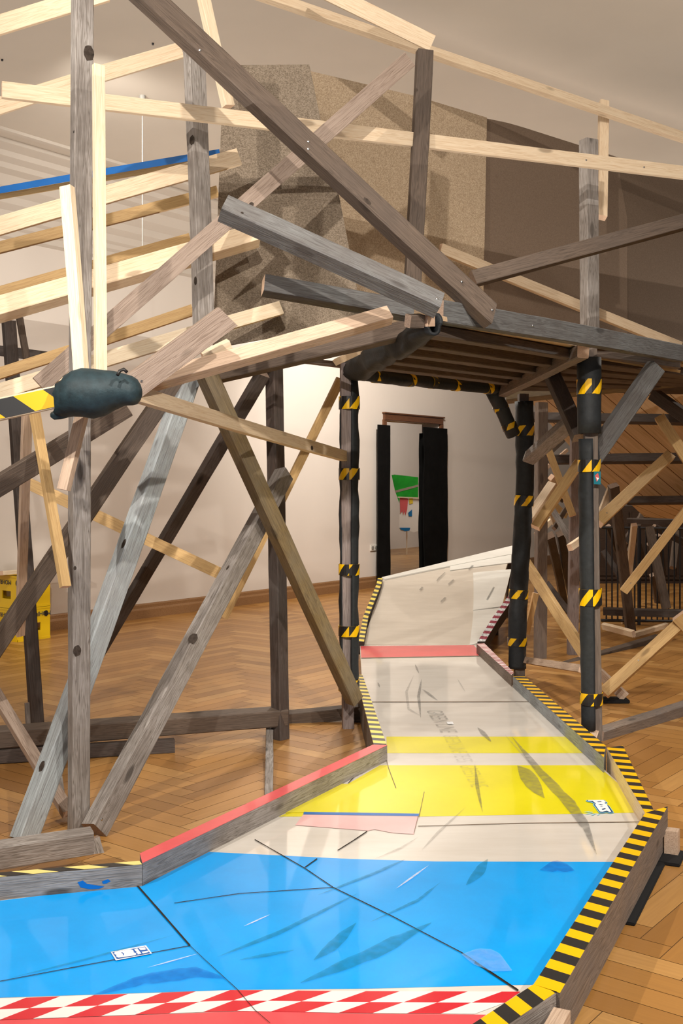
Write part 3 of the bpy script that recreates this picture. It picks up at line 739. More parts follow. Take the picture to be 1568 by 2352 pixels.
# rubbed wheel marks
for px, w_, m_ in (([(1175, 1693), (1240, 1775), (1310, 1850), (1345, 1900), (1370, 1965)], 24, 'scuff_grey'), ([(1188, 1760), (1215, 1790), (1250, 1835)], 34, 'scuff_grey'), ([(1090, 1757), (1096, 1810), (1108, 1868)], 8, 'scuff_grey'),
                   ([(968, 1560), (961, 1600), (966, 1650)], 7, 'scuff_grey'), ([(950, 1552), (933, 1590), (938, 1630), (965, 1645)], 6, 'scuff_light'), ([(970, 1584), (1005, 1610)], 5, 'scuff_grey'),
                   ([(1096, 1672), (1112, 1688), (1128, 1705)], 10, 'scuff_grey'), ([(1160, 1690), (1240, 1780)], 5, 'scuff_light'), ([(720, 2208), (770, 2170), (818, 2122)], 24, 'scuff_teal'), ([(690, 2260), (860, 2190), (990, 2122)], 30, 'scuff_teal'),
                   ([(1070, 2035), (1100, 2005), (1120, 1975)], 22, 'scuff_teal'), ([(500, 2200), (640, 2145), (820, 2055)], 10, 'scuff_teal'), ([(550, 2207), (675, 2185)], 7, 'scuff_teal'), ([(730, 2058), (860, 2008), (930, 1976)], 7, 'scuff_teal'),
                   ([(850, 2120), (960, 2070), (1010, 2030)], 7, 'scuff_teal'), ([(20, 2250), (200, 2205), (400, 2150)], 4, 'scuff_teal'), ([(910, 2043), (945, 2018), (984, 1990)], 4, 'scuff_white'), ([(560, 2130), (620, 2103)], 3, 'scuff_white'), ([(340, 2225), (455, 2193)], 2.5, 'scuff_white'),
                   ([(968, 1955), (1005, 1915), (1070, 1855)], 6, 'scuff_light'), ([(860, 1975), (920, 1950), (960, 1925)], 4, 'scuff_light'), ([(1240, 2000), (1280, 1990), (1318, 2001)], 26, 'stain_blue'), ([(1050, 1560), (1068, 1590)], 3, 'scuff_light'),
                   ([(953, 1527), (962, 1548)], 4, 'scuff_grey'), ([(867, 1568), (872, 1580)], 4, 'scuff_grey'), ([(210, 2290), (330, 2252), (450, 2235), (520, 2250)], 26, 'stain_blue'), ([(1060, 2195), (1120, 2205), (1175, 2232)], 46, 'wash_blue')):
    stroke('rubbed_mark', px, w_, 6, m_, tk)
# faint stencilled lettering running along the boards
def track_text(body_, x0, y0, x1, y1, size, mat, nm='stencil_lettering', lvl=7, mirror=1):
    a = G(x0, y0, ZS); b2 = G(x1, y1, ZS); ex = (b2-a).normalized(); ey = Z.cross(ex)
    cu = bpy.data.curves.new('t', 'FONT'); cu.body = body_; cu.size = size
    t = bpy.data.objects.new('t', cu); me = bpy.data.meshes.new_from_object(t); bpy.data.objects.remove(t)
    wd = max(v.co.x for v in me.vertices); s = (b2-a).length/wd
    for v in me.vertices: v.co.x *= s
    mt = Matrix(((ex.x, ey.x, 0, a.x), (ex.y, ey.y, 0, a.y), (0, 0, 1, ZS+lvl*.0006), (0, 0, 0, 1)))
    return link(nm, me, mat, tk, mt)
track_text('GREEN LINE', 978, 1633, 1012, 1684, .13, 'scuff_grey')
track_text('GREEN LINE TE ES   GREEN LINE', 1016, 1690, 1082, 1810, .11, 'scuff_light')
# small stickers
st = layer('white_sticker', [(254, 2189), (335, 2174), (349, 2193), (266, 2209)], 6, 'sticker_white', tk)
def sub(name, pix, lvl, mat, parent):
    o = layer(name, pix, lvl, mat, None); w_ = WM[o]; o.parent = parent; o.matrix_parent_inverse = WM[parent].inverted(); return o
def st_px(pts): return [(240+x/13.07, 2160+y/13.07) for x, y in pts]
sub('blue_field', st_px([(240, 408), (1215, 236), (1368, 430), (370, 604)]), 8, 'sticker_blue', st)
sub('letter_shape', st_px([(285, 440), (310, 405), (780, 325), (850, 345), (885, 395), (860, 410), (940, 440), (950, 480), (900, 510), (420, 578), (365, 555), (345, 520), (360, 490), (300, 475)]), 9, 'sticker_white', st)
sub('letter_shape', st_px([(885, 318), (985, 295), (1110, 460), (995, 480), (985, 455), (1015, 440), (965, 440), (945, 400), (975, 385), (925, 375)]), 9, 'sticker_white', st)
sub('letter_shape', st_px([(1020, 290), (1205, 260), (1245, 305), (1200, 318), (1265, 340), (1080, 350)]), 9, 'sticker_white', st)
sub('letter_shape', st_px([(1110, 400), (1300, 365), (1330, 410), (1150, 450)]), 9, 'sticker_white', st)
sub('cut_line', st_px([(500, 425), (530, 420), (590, 462), (570, 508), (548, 510), (555, 468)]), 10, 'sticker_blue', st)
def s2(pts): return [(1320+x/13.07, 1810+y/13.07) for x, y in pts]
sp = layer('graffiti_sticker', s2([(320, 415), (350, 385), (880, 382), (985, 470), (945, 510), (1030, 560), (1175, 770), (1060, 790), (960, 760), (820, 785), (720, 770), (600, 600), (535, 535), (570, 500), (480, 455), (380, 440)]), 6, 'sticker_sky', tk)
sub('outline', s2([(345, 415), (370, 396), (870, 394), (960, 468), (915, 505), (1010, 560), (1150, 765), (1060, 780), (960, 745), (820, 775), (735, 760), (625, 600), (565, 535), (600, 502), (500, 440), (390, 430)]), 8, 'sticker_navy', sp)
sub('letter_shape', s2([(385, 420), (400, 402), (855, 402), (930, 465), (880, 495), (970, 545), (975, 580), (1085, 755), (1040, 765), (955, 725), (820, 760), (745, 748), (640, 600), (600, 540), (625, 508), (530, 430), (400, 428)]), 10, 'sticker_white', sp)
for q_ in ([(665, 455), (780, 446), (800, 462), (690, 470)], [(700, 545), (760, 530), (855, 552), (790, 565)], [(760, 605), (860, 602), (775, 622)], [(800, 680), (900, 645), (930, 675), (830, 705)]):
    sub('letter_hole', s2(q_), 11, 'sticker_navy', sp)
for q_ in ([(250, 745), (400, 733), (560, 750), (400, 757)], [(325, 800), (500, 770), (560, 775), (350, 812)], [(485, 835), (600, 790), (650, 790), (530, 845)], [(665, 840), (740, 795), (760, 805), (690, 848)]):
    layer('splash_mark', s2(q_), 6, 'sticker_sky', tk)
layer('small_label', [(1025, 1659), (1039, 1659), (1042, 1665), (1028, 1665)], 6, 'sticker_white', tk)

# ---- curbs along the track: each a plank with its own tape
def curb(label, pix, mat, z0=.0, z1=ZT, tape=None, tname='hazard_tape', phase=0, group='plank curbs along the track', paint=None, side=None, inset=0):
    """pix: inner0, inner1, outer1, outer0 of the top face"""
    c = [G(x, y, z1) for x, y in pix]
    ctr = sum(c, Vector())/4; e = thing('curb_plank', label, 'curb', (ctr.x, ctr.y, z0), group)
    ex = (c[1]-c[0]); ex.z = 0; ex.normalize(); ey = Z.cross(ex)
    loc = [((v-ctr).dot(ex), (v-ctr).dot(ey)) for v in c]; ar = sum(loc[i][0]*loc[(i+1) % 4][1]-loc[(i+1) % 4][0]*loc[i][1] for i in range(4))
    if ar < 0: loc = loc[::-1]
    vs = [(x, y, z0-ctr.z) for x, y in loc]+[(x, y, z1-ctr.z) for x, y in loc]
    mt = Matrix(((ex.x, ey.x, 0, ctr.x), (ex.y, ey.y, 0, ctr.y), (0, 0, 1, ctr.z), (0, 0, 0, 1)))
    p = link('plank', mesh(vs, [[3, 2, 1, 0], [4, 5, 6, 7]]+[[i, (i+1) % 4, (i+1) % 4+4, i+4] for i in range(4)]), mat, e, mt)
    if tape: tape_quad(tname, c, tape, e, phase=phase)
    if paint:
        o = slab('paint_coat', [v+Z*.0004 for v in c], .0012, Z, paint, e)
    return e, c
curb('long curb plank with fresh yellow-black tape on right side of blue field', [(1225, 2262), (1481, 1868), (1533, 1853), (1285, 2283)], 'old_brownlight', .088, tape='hazard_a')
curb('short curb plank with yellow-black tape at bottom right corner of track', [(790, 2545), (1225, 2262), (1279, 2279), (880, 2545)], 'old_grey', .0, tape='hazard_c', phase=.03)
curb('curb plank with yellow-black tape beside yellow field, wide pale inner face', [(1481, 1868), (1393, 1718), (1430, 1713), (1501, 1862)], 'spruce_pale', .0, ZT, tape='hazard_b' if 0 else 'hazard_a')
curb('long curb plank with narrow yellow-black tape running to the foam post', [(1386, 1740), (1178, 1554), (1205, 1554), (1391, 1714)], 'old_bluegrey', tape='hazard_a', z1=ZT-.003)
curb('short curb plank with faded red and white diagonal tape', [(1174, 1551), (1094, 1479), (1112, 1478), (1180, 1545)], 'old_brownlight', tape='redwhite', tname='red_white_tape', z1=ZT-.001)
curb('curb plank with worn pale yellow-black tape left of cream boards', [(887, 1709), (832, 1550), (817, 1552), (858, 1711)], 'old_brownlight', tape='hazard_b')
curb('long curb plank painted coral red on top, left of yellow field', [(327, 1983), (889, 1712), (856, 1711), (321, 1961)], 'old_grey', paint='paint_coral', z1=ZT+.001)
e, c = curb('curb plank at left edge with worn yellow-black tape and blue paint smears', [(-420, 2052), (326, 1986), (320, 1978), (-420, 2040)], 'old_grey', tape='hazard_long', z1=ZT-.002)
# blue smears on its inner face
for pts in ([(178, 2026), (190, 2022), (200, 2030), (215, 2032), (240, 2036), (228, 2041), (205, 2042), (185, 2038)], [(234, 2024), (248, 2019), (254, 2024), (244, 2029), (236, 2030)]):
    a_, b_ = c[0], c[1]
    n_ = Vector((b_.y-a_.y, a_.x-b_.x, 0)).normalized(); n_ = n_ if n_.y < 0 else -n_
    vv = []
    for (x, y) in pts:
        dr_ = P(x, y, 1)-Vector((0, 0, H)); k0 = (a_-Vector((0, 0, H))).dot(n_)/dr_.dot(n_); vv.append(Vector((0, 0, H))+dr_*k0+n_*.001)
    solid('paint_smear', vv, [list(range(len(vv)))], 'paint_blue_dark', e)
# lower support boards under the long right curb
r0, r1 = G(1285, 2283, ZT), G(1533, 1853, ZT); dv = (r1-r0).normalized(); nv = Vector((dv.y, -dv.x, 0))
def sup(name, label, a, b2, off, w_, z0, z1, mat, cat):
    c_ = (a+b2)/2+nv*(off-w_/2); c_.z = (z0+z1)/2
    o = box(name, c_, dv, nv, -Z, (b2-a).length, w_, z1-z0, mat, None, .003); return setp(o, label, cat)
sup('support_board', 'grey board lying on edge below the long hazard-taped right curb', r0+dv*.02, r1-dv*.02, -.010, .06, .012, .084, 'old_brownlight', 'board')
sup('dark_strip', 'dark strip on the floor under outer edge of right curb', r1-dv*.75, r1-dv*.04, .014, .05, .0, .010, 'rubber', 'rubber strip')  # thin dark strip laid along the curb's outer edge
bq = G(1537, 1935, .02); o = box('wood_block', Vector((r1.x, r1.y, .055))+nv*.02-dv*.03, dv, nv, Z, .05, .05, .085, 'spruce_pink'); setp(o, 'small pale wood block at outer corner of right curb', 'wood block')
o = box('rubber_pad', Vector((r1.x, r1.y, .006))+nv*.02-dv*.07, dv, nv, Z, .16, .09, .012, 'rubber', None, .003); setp(o, 'dark rubber pad under the wood block at track corner', 'rubber pad')
o = box('support_block', Vector((r0.x, r0.y, .075))+nv*.012-dv*.10, dv, nv, Z, .15, .04, .15, 'spruce_pink'); setp(o, 'upright offcut block standing beside bottom right curb corner', 'wood block')

# ---- far banked ramp
rp = thing('banked_ramp', 'pale curved plywood ramp rising at the far end of track', 'ramp', G(960, 1480, 0))
BLc, BRc = G(830, 1481, ZS), G(1094, 1481, ZS)
TLc, TRc = P(874, 1332, 10.2), P(1176, 1260, 11.2)
def rampt(u_, v_, lift=0):
    a = BLc.lerp(BRc, u_); b2 = TLc.lerp(TRc, u_); p = a.lerp(b2, v_); p = p.copy(); p.z += -.10*math.sin(math.pi*v_)*(1)+.06*math.sin(math.pi*v_) + lift
    return p
def ramp_inv(x, y):
    best = None; lo = [0, 1, 0, 1]
    for it in range(7):
        c_ = []
        for i in range(7):
            for j in range(7):
                u_ = lo[0]+(lo[1]-lo[0])*i/6; v_ = lo[2]+(lo[3]-lo[2])*j/6; p = rampt(u_, v_)
                px, py = CX+p.x*F/p.y, HZ-(p.z-H)*F/p.y; c_.append(((px-x)**2+(py-y)**2, u_, v_))
        b_ = min(c_); du, dv_ = (lo[1]-lo[0])/4, (lo[3]-lo[2])/4; lo = [b_[1]-du, b_[1]+du, b_[2]-dv_, b_[2]+dv_]
    return b_[1], b_[2]
def ramp_surf(name, uvr, mat, lift, thick, nu=8, nv_=10, poly=None):
    q = uvr; vs = []; fs = []
    for s_ in (0, 1):
        for j in range(nv_+1):
            for i in range(nu+1):
                a, b2 = i/nu, j/nv_
                u_ = (q[0][0]*(1-a)+q[1][0]*a)*(1-b2)+(q[3][0]*(1-a)+q[2][0]*a)*b2
                v_ = (q[0][1]*(1-a)+q[1][1]*a)*(1-b2)+(q[3][1]*(1-a)+q[2][1]*a)*b2
                vs.append(rampt(u_, v_, lift-(thick if s_ else 0)))
    r = nu+1; S_ = r*(nv_+1)
    for j in range(nv_):
        for i in range(nu):
            k_ = j*r+i; fs += [[k_, k_+1, k_+1+r, k_+r], [S_+k_+r, S_+k_+1+r, S_+k_+1, S_+k_]]
    for i in range(nu): fs += [[i, S_+i, S_+i+1, i+1], [nv_*r+i+1, S_+nv_*r+i+1, S_+nv_*r+i, nv_*r+i]]
    for j in range(nv_): fs += [[j*r+r, S_+j*r+r, S_+j*r, j*r], [j*r+nu, S_+j*r+nu, S_+j*r+r+nu, j*r+r+nu]]
    return solid(name, vs, fs, mat, rp)
ramp_surf('ramp_board', [(0, 0), (1.0, 0), (1.0, 1), (0, 1)], 'ply_ramp', 0, .02)
def rq(pts): return [ramp_inv(x, y) for x, y in pts]
ramp_surf('pale_sheet', rq([(1086, 1404), (1152, 1396), (1174, 1310), (1086, 1318)]), 'ply_ramp_light', .012, .008)
ramp_surf('pale_sheet', rq([(1078, 1483), (1095, 1479), (1150, 1397), (1087, 1404)]), 'ply_ramp_light', .006, .005)
ramp_surf('top_lip', rq([(884, 1333), (1176, 1275), (1176, 1256), (876, 1329)]), 'ply_ramp_light', .014, .012)
ramp_surf('upper_sheet', rq([(1033, 1312), (1174, 1294), (1174, 1272), (1033, 1303)]), 'ply_ramp_light', .009, .006)
for pts in ([(1003, 1338), (1008, 1331), (1022, 1318)], [(1030, 1346), (1042, 1335)], [(964, 1359), (970, 1352)], [(1012, 1386), (1023, 1376)], [(1076, 1312), (1086, 1302)], [(1118, 1382), (1134, 1352)]):
    vs = []; n_ = len(pts)
    for s_, sg in ((1, 1), (-1, -1)):
        for i, (x, y) in enumerate(pts if sg > 0 else pts[::-1]):
            w_ = 1.9*(1 if 0 < i < n_-1 or n_ == 2 else .5); u_, v_ = ramp_inv(x+sg*w_, y+sg*w_*.4); vs.append(rampt(u_, v_, .0155))
    solid('rubbed_mark', vs, [list(range(len(vs)))], 'scuff_grey', rp)
# legs holding the ramp up
for (u_, v_) in ((.0, 1), (.5, 1), (1, 1), (0, .5), (1, .5)):
    p = rampt(u_, v_); p = p+Vector((.03 if u_ == 0 else -.03, -.02, -.03)); b_ = Vector((p.x, p.y, 0)); timber('leg', b_, p, .07, .07, 20, 'old_dark', rp)
# ramp curbs
def ramp_curb(label, p_in, mat, tape, w_, tname, hh=.07):
    pts = [rampt(*ramp_inv(x, y)) for x, y in p_in]; e = thing('ramp_curb', label, 'curb', (pts[0].x, pts[0].y, 0)); s_ = Vector((w_, 0, 0))
    vs = []; fs = []
    for p in pts: vs += [p+Z*hh, p+s_+Z*hh, p+s_-Z*.06, p-Z*.06]
    for i in range(len(pts)-1):
        for j in range(4): a = i*4; fs.append([a+j, a+(j+1) % 4, a+4+(j+1) % 4, a+4+j])
    fs += [[3, 2, 1, 0], [len(vs)-4+j for j in range(4)]]
    o = solid('plank', vs, fs, mat, e); bm = bmesh.new(); bm.from_mesh(o.data); bmesh.ops.recalc_face_normals(bm, faces=bm.faces); bm.to_mesh(o.data); bm.free()
    acc = 0
    for i in range(len(pts)-1):
        a, b2 = pts[i]+Z*hh, pts[i+1]+Z*hh; tape_quad(tname, [a, b2, b2+s_, a+s_], tape, e, phase=acc); acc += (b2-a).length
    return e
ramp_curb('narrow curb with yellow-black tape on left edge of far ramp', [(836, 1486), (846, 1428), (876, 1352), (878, 1338)], 'old_dark', 'hazard_b', -.045, 'hazard_tape', .04)
ramp_curb('dark-sided curb with glittering red and silver tape on right edge of ramp', [(1096, 1482), (1130, 1428), (1170, 1372)], 'old_dark', 'redwhite_foil', .06, 'foil_tape', .03)

# ================================================================== TIMBER FRAME, LEFT
fr = thing('timber_frame', 'tall weathered timber framework with crossing braces on the left', 'timber frame', G(400, 1800))
B = beam
L1 = B(fr, 'post', 'old_grey', (190, -90, 2.85), (181, 1905, None), 52, 22, .75, 'grey weathered post, tallest, bleached and streaked')
PM = B(fr, 'post', 'old_grey', (443, 68, 3.38), (468, 752, 3.38), 52, 32, .7, 'grey post with light left face')
B(fr, 'post', 'old_dark', (629, 840, 3.95), (644, 1697, None), 44, 45, 1, 'dark brown square post')
B(fr, 'post', 'old_dark', (20, 738, 4.2), (85, 1667, None), 34, 20, .8)
B(fr, 'post', 'old_brown', (45, 730, 4.4), (66, 850, 4.4), 17, 20, .8)
DG = B(fr, 'diagonal_brace', 'old_brown', (300, -40, 2.9), (1126, 726, 3.12), 66, -36, .8, 'long dark brown diagonal beam', cut1=.35)
XB = B(fr, 'diagonal_brace', 'spruce_grey', (938, 138, 3.36), (90, 884, 3.02), 40, 0, .45, 'reddish brown plank crossing the long diagonal')
SB = B(fr, 'short_beam', 'old_slate', (512, 478, 2.76), (1008, 702, 2.82), 68, -46, .95, 'blue-grey beam with freshly cut end', end='end_grain')
B(fr, 'short_beam', 'old_slate', (604, 655, 2.95), (945, 716, 3.05), 54, -30, .8, 'dark grey beam with freshly cut end', end='end_grain')
B(fr, 'under_beam', 'old_brown', (985, 745, 3.2), (493, 862, 3.5), 46, -20, .8)
B(fr, 'under_beam', 'old_brown', (700, 800, 3.6), (490, 868, 3.7), 26, 20, .8)
B(fr, 'brace', 'old_dark', (604, 858, 3.9), (160, 1612, None), 34, 28, .8)
BQ = B(fr, 'brace', 'old_bluegrey', (438, 856, 3.4), (54, 1930, 2.86), 62, 35, .8, 'thick light blue-grey brace')
B(fr, 'brace', 'old_brown', (405, 870, 3.35), (-60, 1560, 3.2), 46, 15, .6)
B(fr, 'brace', 'old_olive', (470, 850, 3.3), (813, 1607, 4.0), 50, 36, .9, 'brown brace turning yellow-green towards its foot')
BT = B(fr, 'brace', 'old_grey', (652, 1090, 3.85), (216, 1908, 2.86), 58, 38, .8, 'worn grey brace with a large dark knot')
B(fr, 'brace', 'old_brown', (-40, 1138, 2.98), (292, 934, 3.02), 50, 18, .5)
B(fr, 'brace', 'spruce_grey', (-30, 1560, 3.35), (157, 1868, 3.0), 32, 25, .7)
B(fr, 'plank', 'spruce_grey', (522, 727, 2.72), (300, 892, 2.66), 62, 10, .3, 'short pinkish plank', screws=(.1,), cut1=.2)
B(fr, 'sill', 'old_brown', (-60, 1697, 3.56), (656, 1644, 3.93), 52, 22, .9, 'horizontal sill near the floor')
B(fr, 'sill', 'old_brown', (661, 1649, 4.18), (838, 1632, 4.22), 36, 22, .9)
B(fr, 'sill', 'old_dark', (-60, 1740, 3.57), (400, 1712, 3.74), 36, 12, .8)
B(fr, 'sill_block', 'old_dark', (808, 1665, 4.2), (843, 1660, 4.2), 36, 22, .9)
B(fr, 'sill', 'old_grey', (-80, 1976, 2.5), (211, 1930, 2.62), 68, 24, .8, 'short grey sill at left edge')
B(fr, 'sill', 'old_bluegrey', (200, 1972, 2.74), (436, 1912, 3.0), 34, 40, .7)
B(fr, 'stub', 'old_grey', (206, 1928, 2.74), (222, 1985, 2.74), 46, 10, .5)
B(fr, 'floor_batten', 'old_grey', (619, 1662, 4.0), (617, 1830, None), 18, 8, .4)
B(fr, 'tie_beam', 'old_dark', (-20, 803, 4.6), (160, 826, 4.6), 24, 0, .8)
B(fr, 'stub', 'old_grey', (62, 1614, 4.0), (66, 1692, 4.0), 12, 20, .9)
B(fr, 'brace_foot', 'old_grey', (128, 1770, 3.2), (148, 1905, 3.1), 26, 20, .8)

# ================================================================== PALE BATTENS, LEFT
rl = thing('batten_railing', 'railing of fresh pale battens rising in rows on the left', 'railing', G(250, 1700)+Z*1.9)
B(rl, 'upright_batten', 'spruce_white', (226, 150, 2.76), (231, 868, 2.72), 30, 25, .55)
B(rl, 'upright_batten', 'spruce_white', (154, 430, 2.76), (187, 862, 2.70), 36, -30, .8, 'leaning upright batten')
B(rl, 'rail', 'spruce_pale', (-20, 64, 3.25), (245, -18, 3.3), 44, -12, .5)
B(rl, 'rail', 'spruce_pale', (-20, 250, 3.3), (415, 116, 3.5), 38, -10, .5)
B(rl, 'rail', 'spruce_pale', (4, 207, 3.05), (1600, 401, 3.92), 35, -15, .5, 'longest rail, running right across the panels', screws=(.8, .9))
B(rl, 'rail', 'spruce_pale', (-20, 525, 3.3), (547, 361, 3.55), 42, -10, .5)
B(rl, 'rail', 'spruce_gold', (-20, 574, 4.0), (500, 440, 4.1), 28, -12, .6)
B(rl, 'rail', 'spruce_pale', (-20, 716, 3.25), (585, 542, 3.6), 60, -38, .65)
B(rl, 'rail', 'spruce_gold', (-20, 674, 4.0), (436, 546, 4.1), 22, -12, .6)
B(rl, 'rail', 'spruce_gold', (-20, 864, 4.0), (443, 712, 4.1), 28, -10, .6)
B(rl, 'rail', 'spruce_white', (-20, 906, 3.1), (643, 708, 3.62), 36, -10, .5)
B(rl, 'blue_rail', 'paint_blue_dark', (-20, 440, 4.2), (505, 350, 4.2), 15, 0, 1, 'blue painted rail')
B(rl, 'rail', 'spruce_gold', (-20, 455, 4.25), (505, 362, 4.25), 13, 0, 1)
B(rl, 'main_rail', 'spruce_pink', (893, 724, 3.0), (300, 890, 2.78), 48, -35, .8, 'long low pinkish rail')
B(rl, 'short_cut_end', 'spruce_white', (466, 822, 2.85), (528, 792, 2.87), 32, 20, .8)
RO = B(rl, 'rail', 'spruce_pale', (310, 904, 2.66), (792, 1048, 4.08), 33, -18, .6, 'batten dropping to the foam-wrapped post')
B(rl, 'rail', 'spruce_gold', (782, 870, 4.35), (513, 1418, 4.35), 22, 15, .6)
B(rl, 'rail', 'spruce_gold', (60, 1108, 3.75), (515, 1322, 3.75), 27, 0, .5)
B(rl, 'hanging_batten', 'spruce_pink', (62, 950, 3.1), (46, 1458, 3.5), 24, 20, .7)
B(rl, 'hanging_batten', 'spruce_gold', (80, 950, 2.95), (150, 1348, 2.82), 27, 30, .7)
B(rl, 'hanging_batten', 'spruce_pink', (189, 950, 2.72), (146, 1125, 2.70), 32, -30, .8)
B(rl, 'rafter', 'spruce_white', (455, -60, 3.6), (524, 245, 3.6), 32, 35, .8, 'leaning batten behind the long diagonal')
B(rl, 'rafter', 'spruce_pale', (770, 832, 3.9), (890, 772, 3.6), 17, 10, .6)
for o_, x, y, rx, ry in ((L1, 204, 122, .03, .022), (L1, 177, 1495, .022, .017), (L1, 172, 1305, .008, .006), (PM, 441, 322, .022, .022), (PM, 449, 645, .020, .014), (BQ, 284, 1249, .022, .012), (BQ, 96, 1760, .022, .016), (BT, 443, 1467, .03, .02),
                         (BT, 523, 1304, .016, .008), (SB, 556, 489, .006, .005), (RO, 716, 1029, .018, .012), (XB, 577, 470, .012, .010), (DG, 843, 462, .02, .010)):
    mark(o_, x, y, rx, ry)
for o_, x, y in ((DG, 459, 115), (DG, 708, 325), (DG, 708, 342), (DG, 1060, 647), (DG, 1130, 712), (L1, 170, 302), (BT, 233, 1882), (SB, 1003, 686)):
    mark(o_, x, y, .0055, .0055, 'screw', 'screw', .002)
# taped bar + foam bundle
tb = thing('taped_bar', 'pale bar wrapped in wide yellow and black tape at left edge', 'taped bar', P(60, 935, D(2.62)))
pA, pB = P(-60, 954, D(2.58)), P(172, 903, D(2.62))
timber('bar', pA, pB, .078, .04, -6, 'spruce_white', tb)
d_, s_, n_ = frame(pA, pB, -6); hw = .034
tape_quad('hazard_tape', [pA+s_*hw+n_*.0215, pB+s_*hw+n_*.0215-d_*.03, pB-s_*hw+n_*.0215-d_*.03, pA-s_*hw+n_*.0215], 'hazard_bar', tb)

def loft(name, rows, mat, parent=None, seg=20, sd=3, wob=.006, open_start=False):
    """rows: (x, ytop, ybottom, Y, depth factor) picture outline -> rounded body"""
    vs = []; fs = []
    for i, (x, yt, yb, Y, df) in enumerate(rows):
        c = P(x, (yt+yb)/2, Y); hh = abs(yb-yt)/2*Y/F
        for j in range(seg):
            t = 2*math.pi*j/seg; sx = noise.noise((sd+i*.4, math.cos(t), math.sin(t)))*wob
            jag = (noise.noise((j*1.3, sd, i))*.02 if open_start and i == 0 else 0)
            vs.append(c+Vector((jag, -math.sin(t)*(hh*df+sx), math.cos(t)*(hh+sx))))
    n2 = len(rows)
    for i in range(n2-1):
        for j in range(seg):
            j2 = (j+1) % seg; fs.append([i*seg+j, i*seg+j2, (i+1)*seg+j2, (i+1)*seg+j])
    b0 = len(vs)
    if open_start:   # turned-in hollow mouth
        for rr, dx in ((.86, 0), (.80, .05), (.3, .07)):
            c = sum(vs[:seg], Vector())/seg
            for j in range(seg): vs.append(c+(vs[j]-c)*rr+Vector((dx, 0, 0)))
        prev = 0
        for k2 in range(3):
            cur = b0+k2*seg
            for j in range(seg):
                j2 = (j+1) % seg; fs.append([prev+j2, prev+j, cur+j, cur+j2])
            prev = cur
        fs.append([prev+j for j in range(seg)])
    else: fs.append(list(range(seg)))
    fs.append([(n2-1)*seg+j for j in range(seg)][::-1])
    o = solid(name, vs, fs, mat, parent, smooth=True)
    bm = bmesh.new(); bm.from_mesh(o.data); bmesh.ops.recalc_face_normals(bm, faces=bm.faces); bm.to_mesh(o.data); bm.free()
    return o
q0 = D(2.58)
bn = thing('foam_bundle', 'bulging blue-black foam padding wrapped round the batten joint on the left', 'foam padding', P(230, 905, q0))
loft('padding', [(132, 880, 955, q0, .9), (143, 872, 958, q0, .9), (150, 862, 958, q0, 1), (168, 850, 958, q0, 1.05), (190, 845, 960, q0, 1.1), (215, 847, 962, q0, 1.1), (240, 850, 954, q0, 1.1), (262, 852, 942, q0, 1.1), (285, 858, 932, q0, 1.1),
                 (303, 864, 931, q0, 1.1), (314, 870, 928, q0, 1.05), (321, 880, 920, q0, 1), (325, 890, 910, q0, 1)], 'foam_blue', bn, open_start=True)
loft('torn_flap', [(116, 948, 958, q0, .7), (124, 943, 964, q0, .7), (140, 940, 962, q0, .8), (160, 938, 958, q0, .8)], 'foam_blue', bn)
tube('cable_tie', [P(270, 862, q0-.12), P(275, 852, q0-.11), P(284, 848, q0-.1), P(292, 855, q0-.1)], .006, 'plastic_black', bn, seg=8, thick=.002, wob=.001)

# ================================================================== CHIPBOARD PANELS
def panel(label, pix, mat, cat='panel', th=.018, grp='fibreboard panels round the deck'):
    c = [P(x, y, D(q)) for x, y, q in pix]; n_ = (c[1]-c[0]).cross(c[2]-c[0]).normalized()
    if n_.y < 0: n_ = -n_
    # make it planar: push every corner on the plane of the first three
    o = Vector((0, 0, H)); cc = []
    for p in c:
        d = (p-o); k0 = (c[0]-o).dot(n_)/d.dot(n_); cc.append(o+d*k0)
    ob = slab('fibreboard_panel', cc, th, n_, mat); return setp(ob, label, cat, grp)
panel('greyish chipboard panel, leftmost, standing behind the crossing timbers', [(834, 738, 3.75), (488, 800, 3.68), (513, 150, 3.70), (710, 148, 3.72), (735, 270, 3.7), (775, 432, 3.7)], 'chip_mid')
panel('light sand-coloured chipboard panel in the middle, behind upright brown post', [(640, 148, 3.95), (640, 780, 3.95), (1108, 780, 4.65), (1118, 270, 4.65), (960, 222, 4.4), (712, 163, 4.05)], 'chip_light')
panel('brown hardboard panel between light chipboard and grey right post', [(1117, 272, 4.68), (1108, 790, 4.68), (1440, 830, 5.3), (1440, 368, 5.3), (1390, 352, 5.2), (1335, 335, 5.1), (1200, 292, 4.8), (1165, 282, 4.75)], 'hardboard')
panel('darkest hardboard panel at the right edge of the photo', [(1425, 372, 5.25), (1405, 830, 5.25), (1720, 880, 5.9), (1720, 420, 5.9), (1568, 396, 5.6), (1500, 378, 5.45), (1470, 380, 5.4)], 'hardboard_dark')

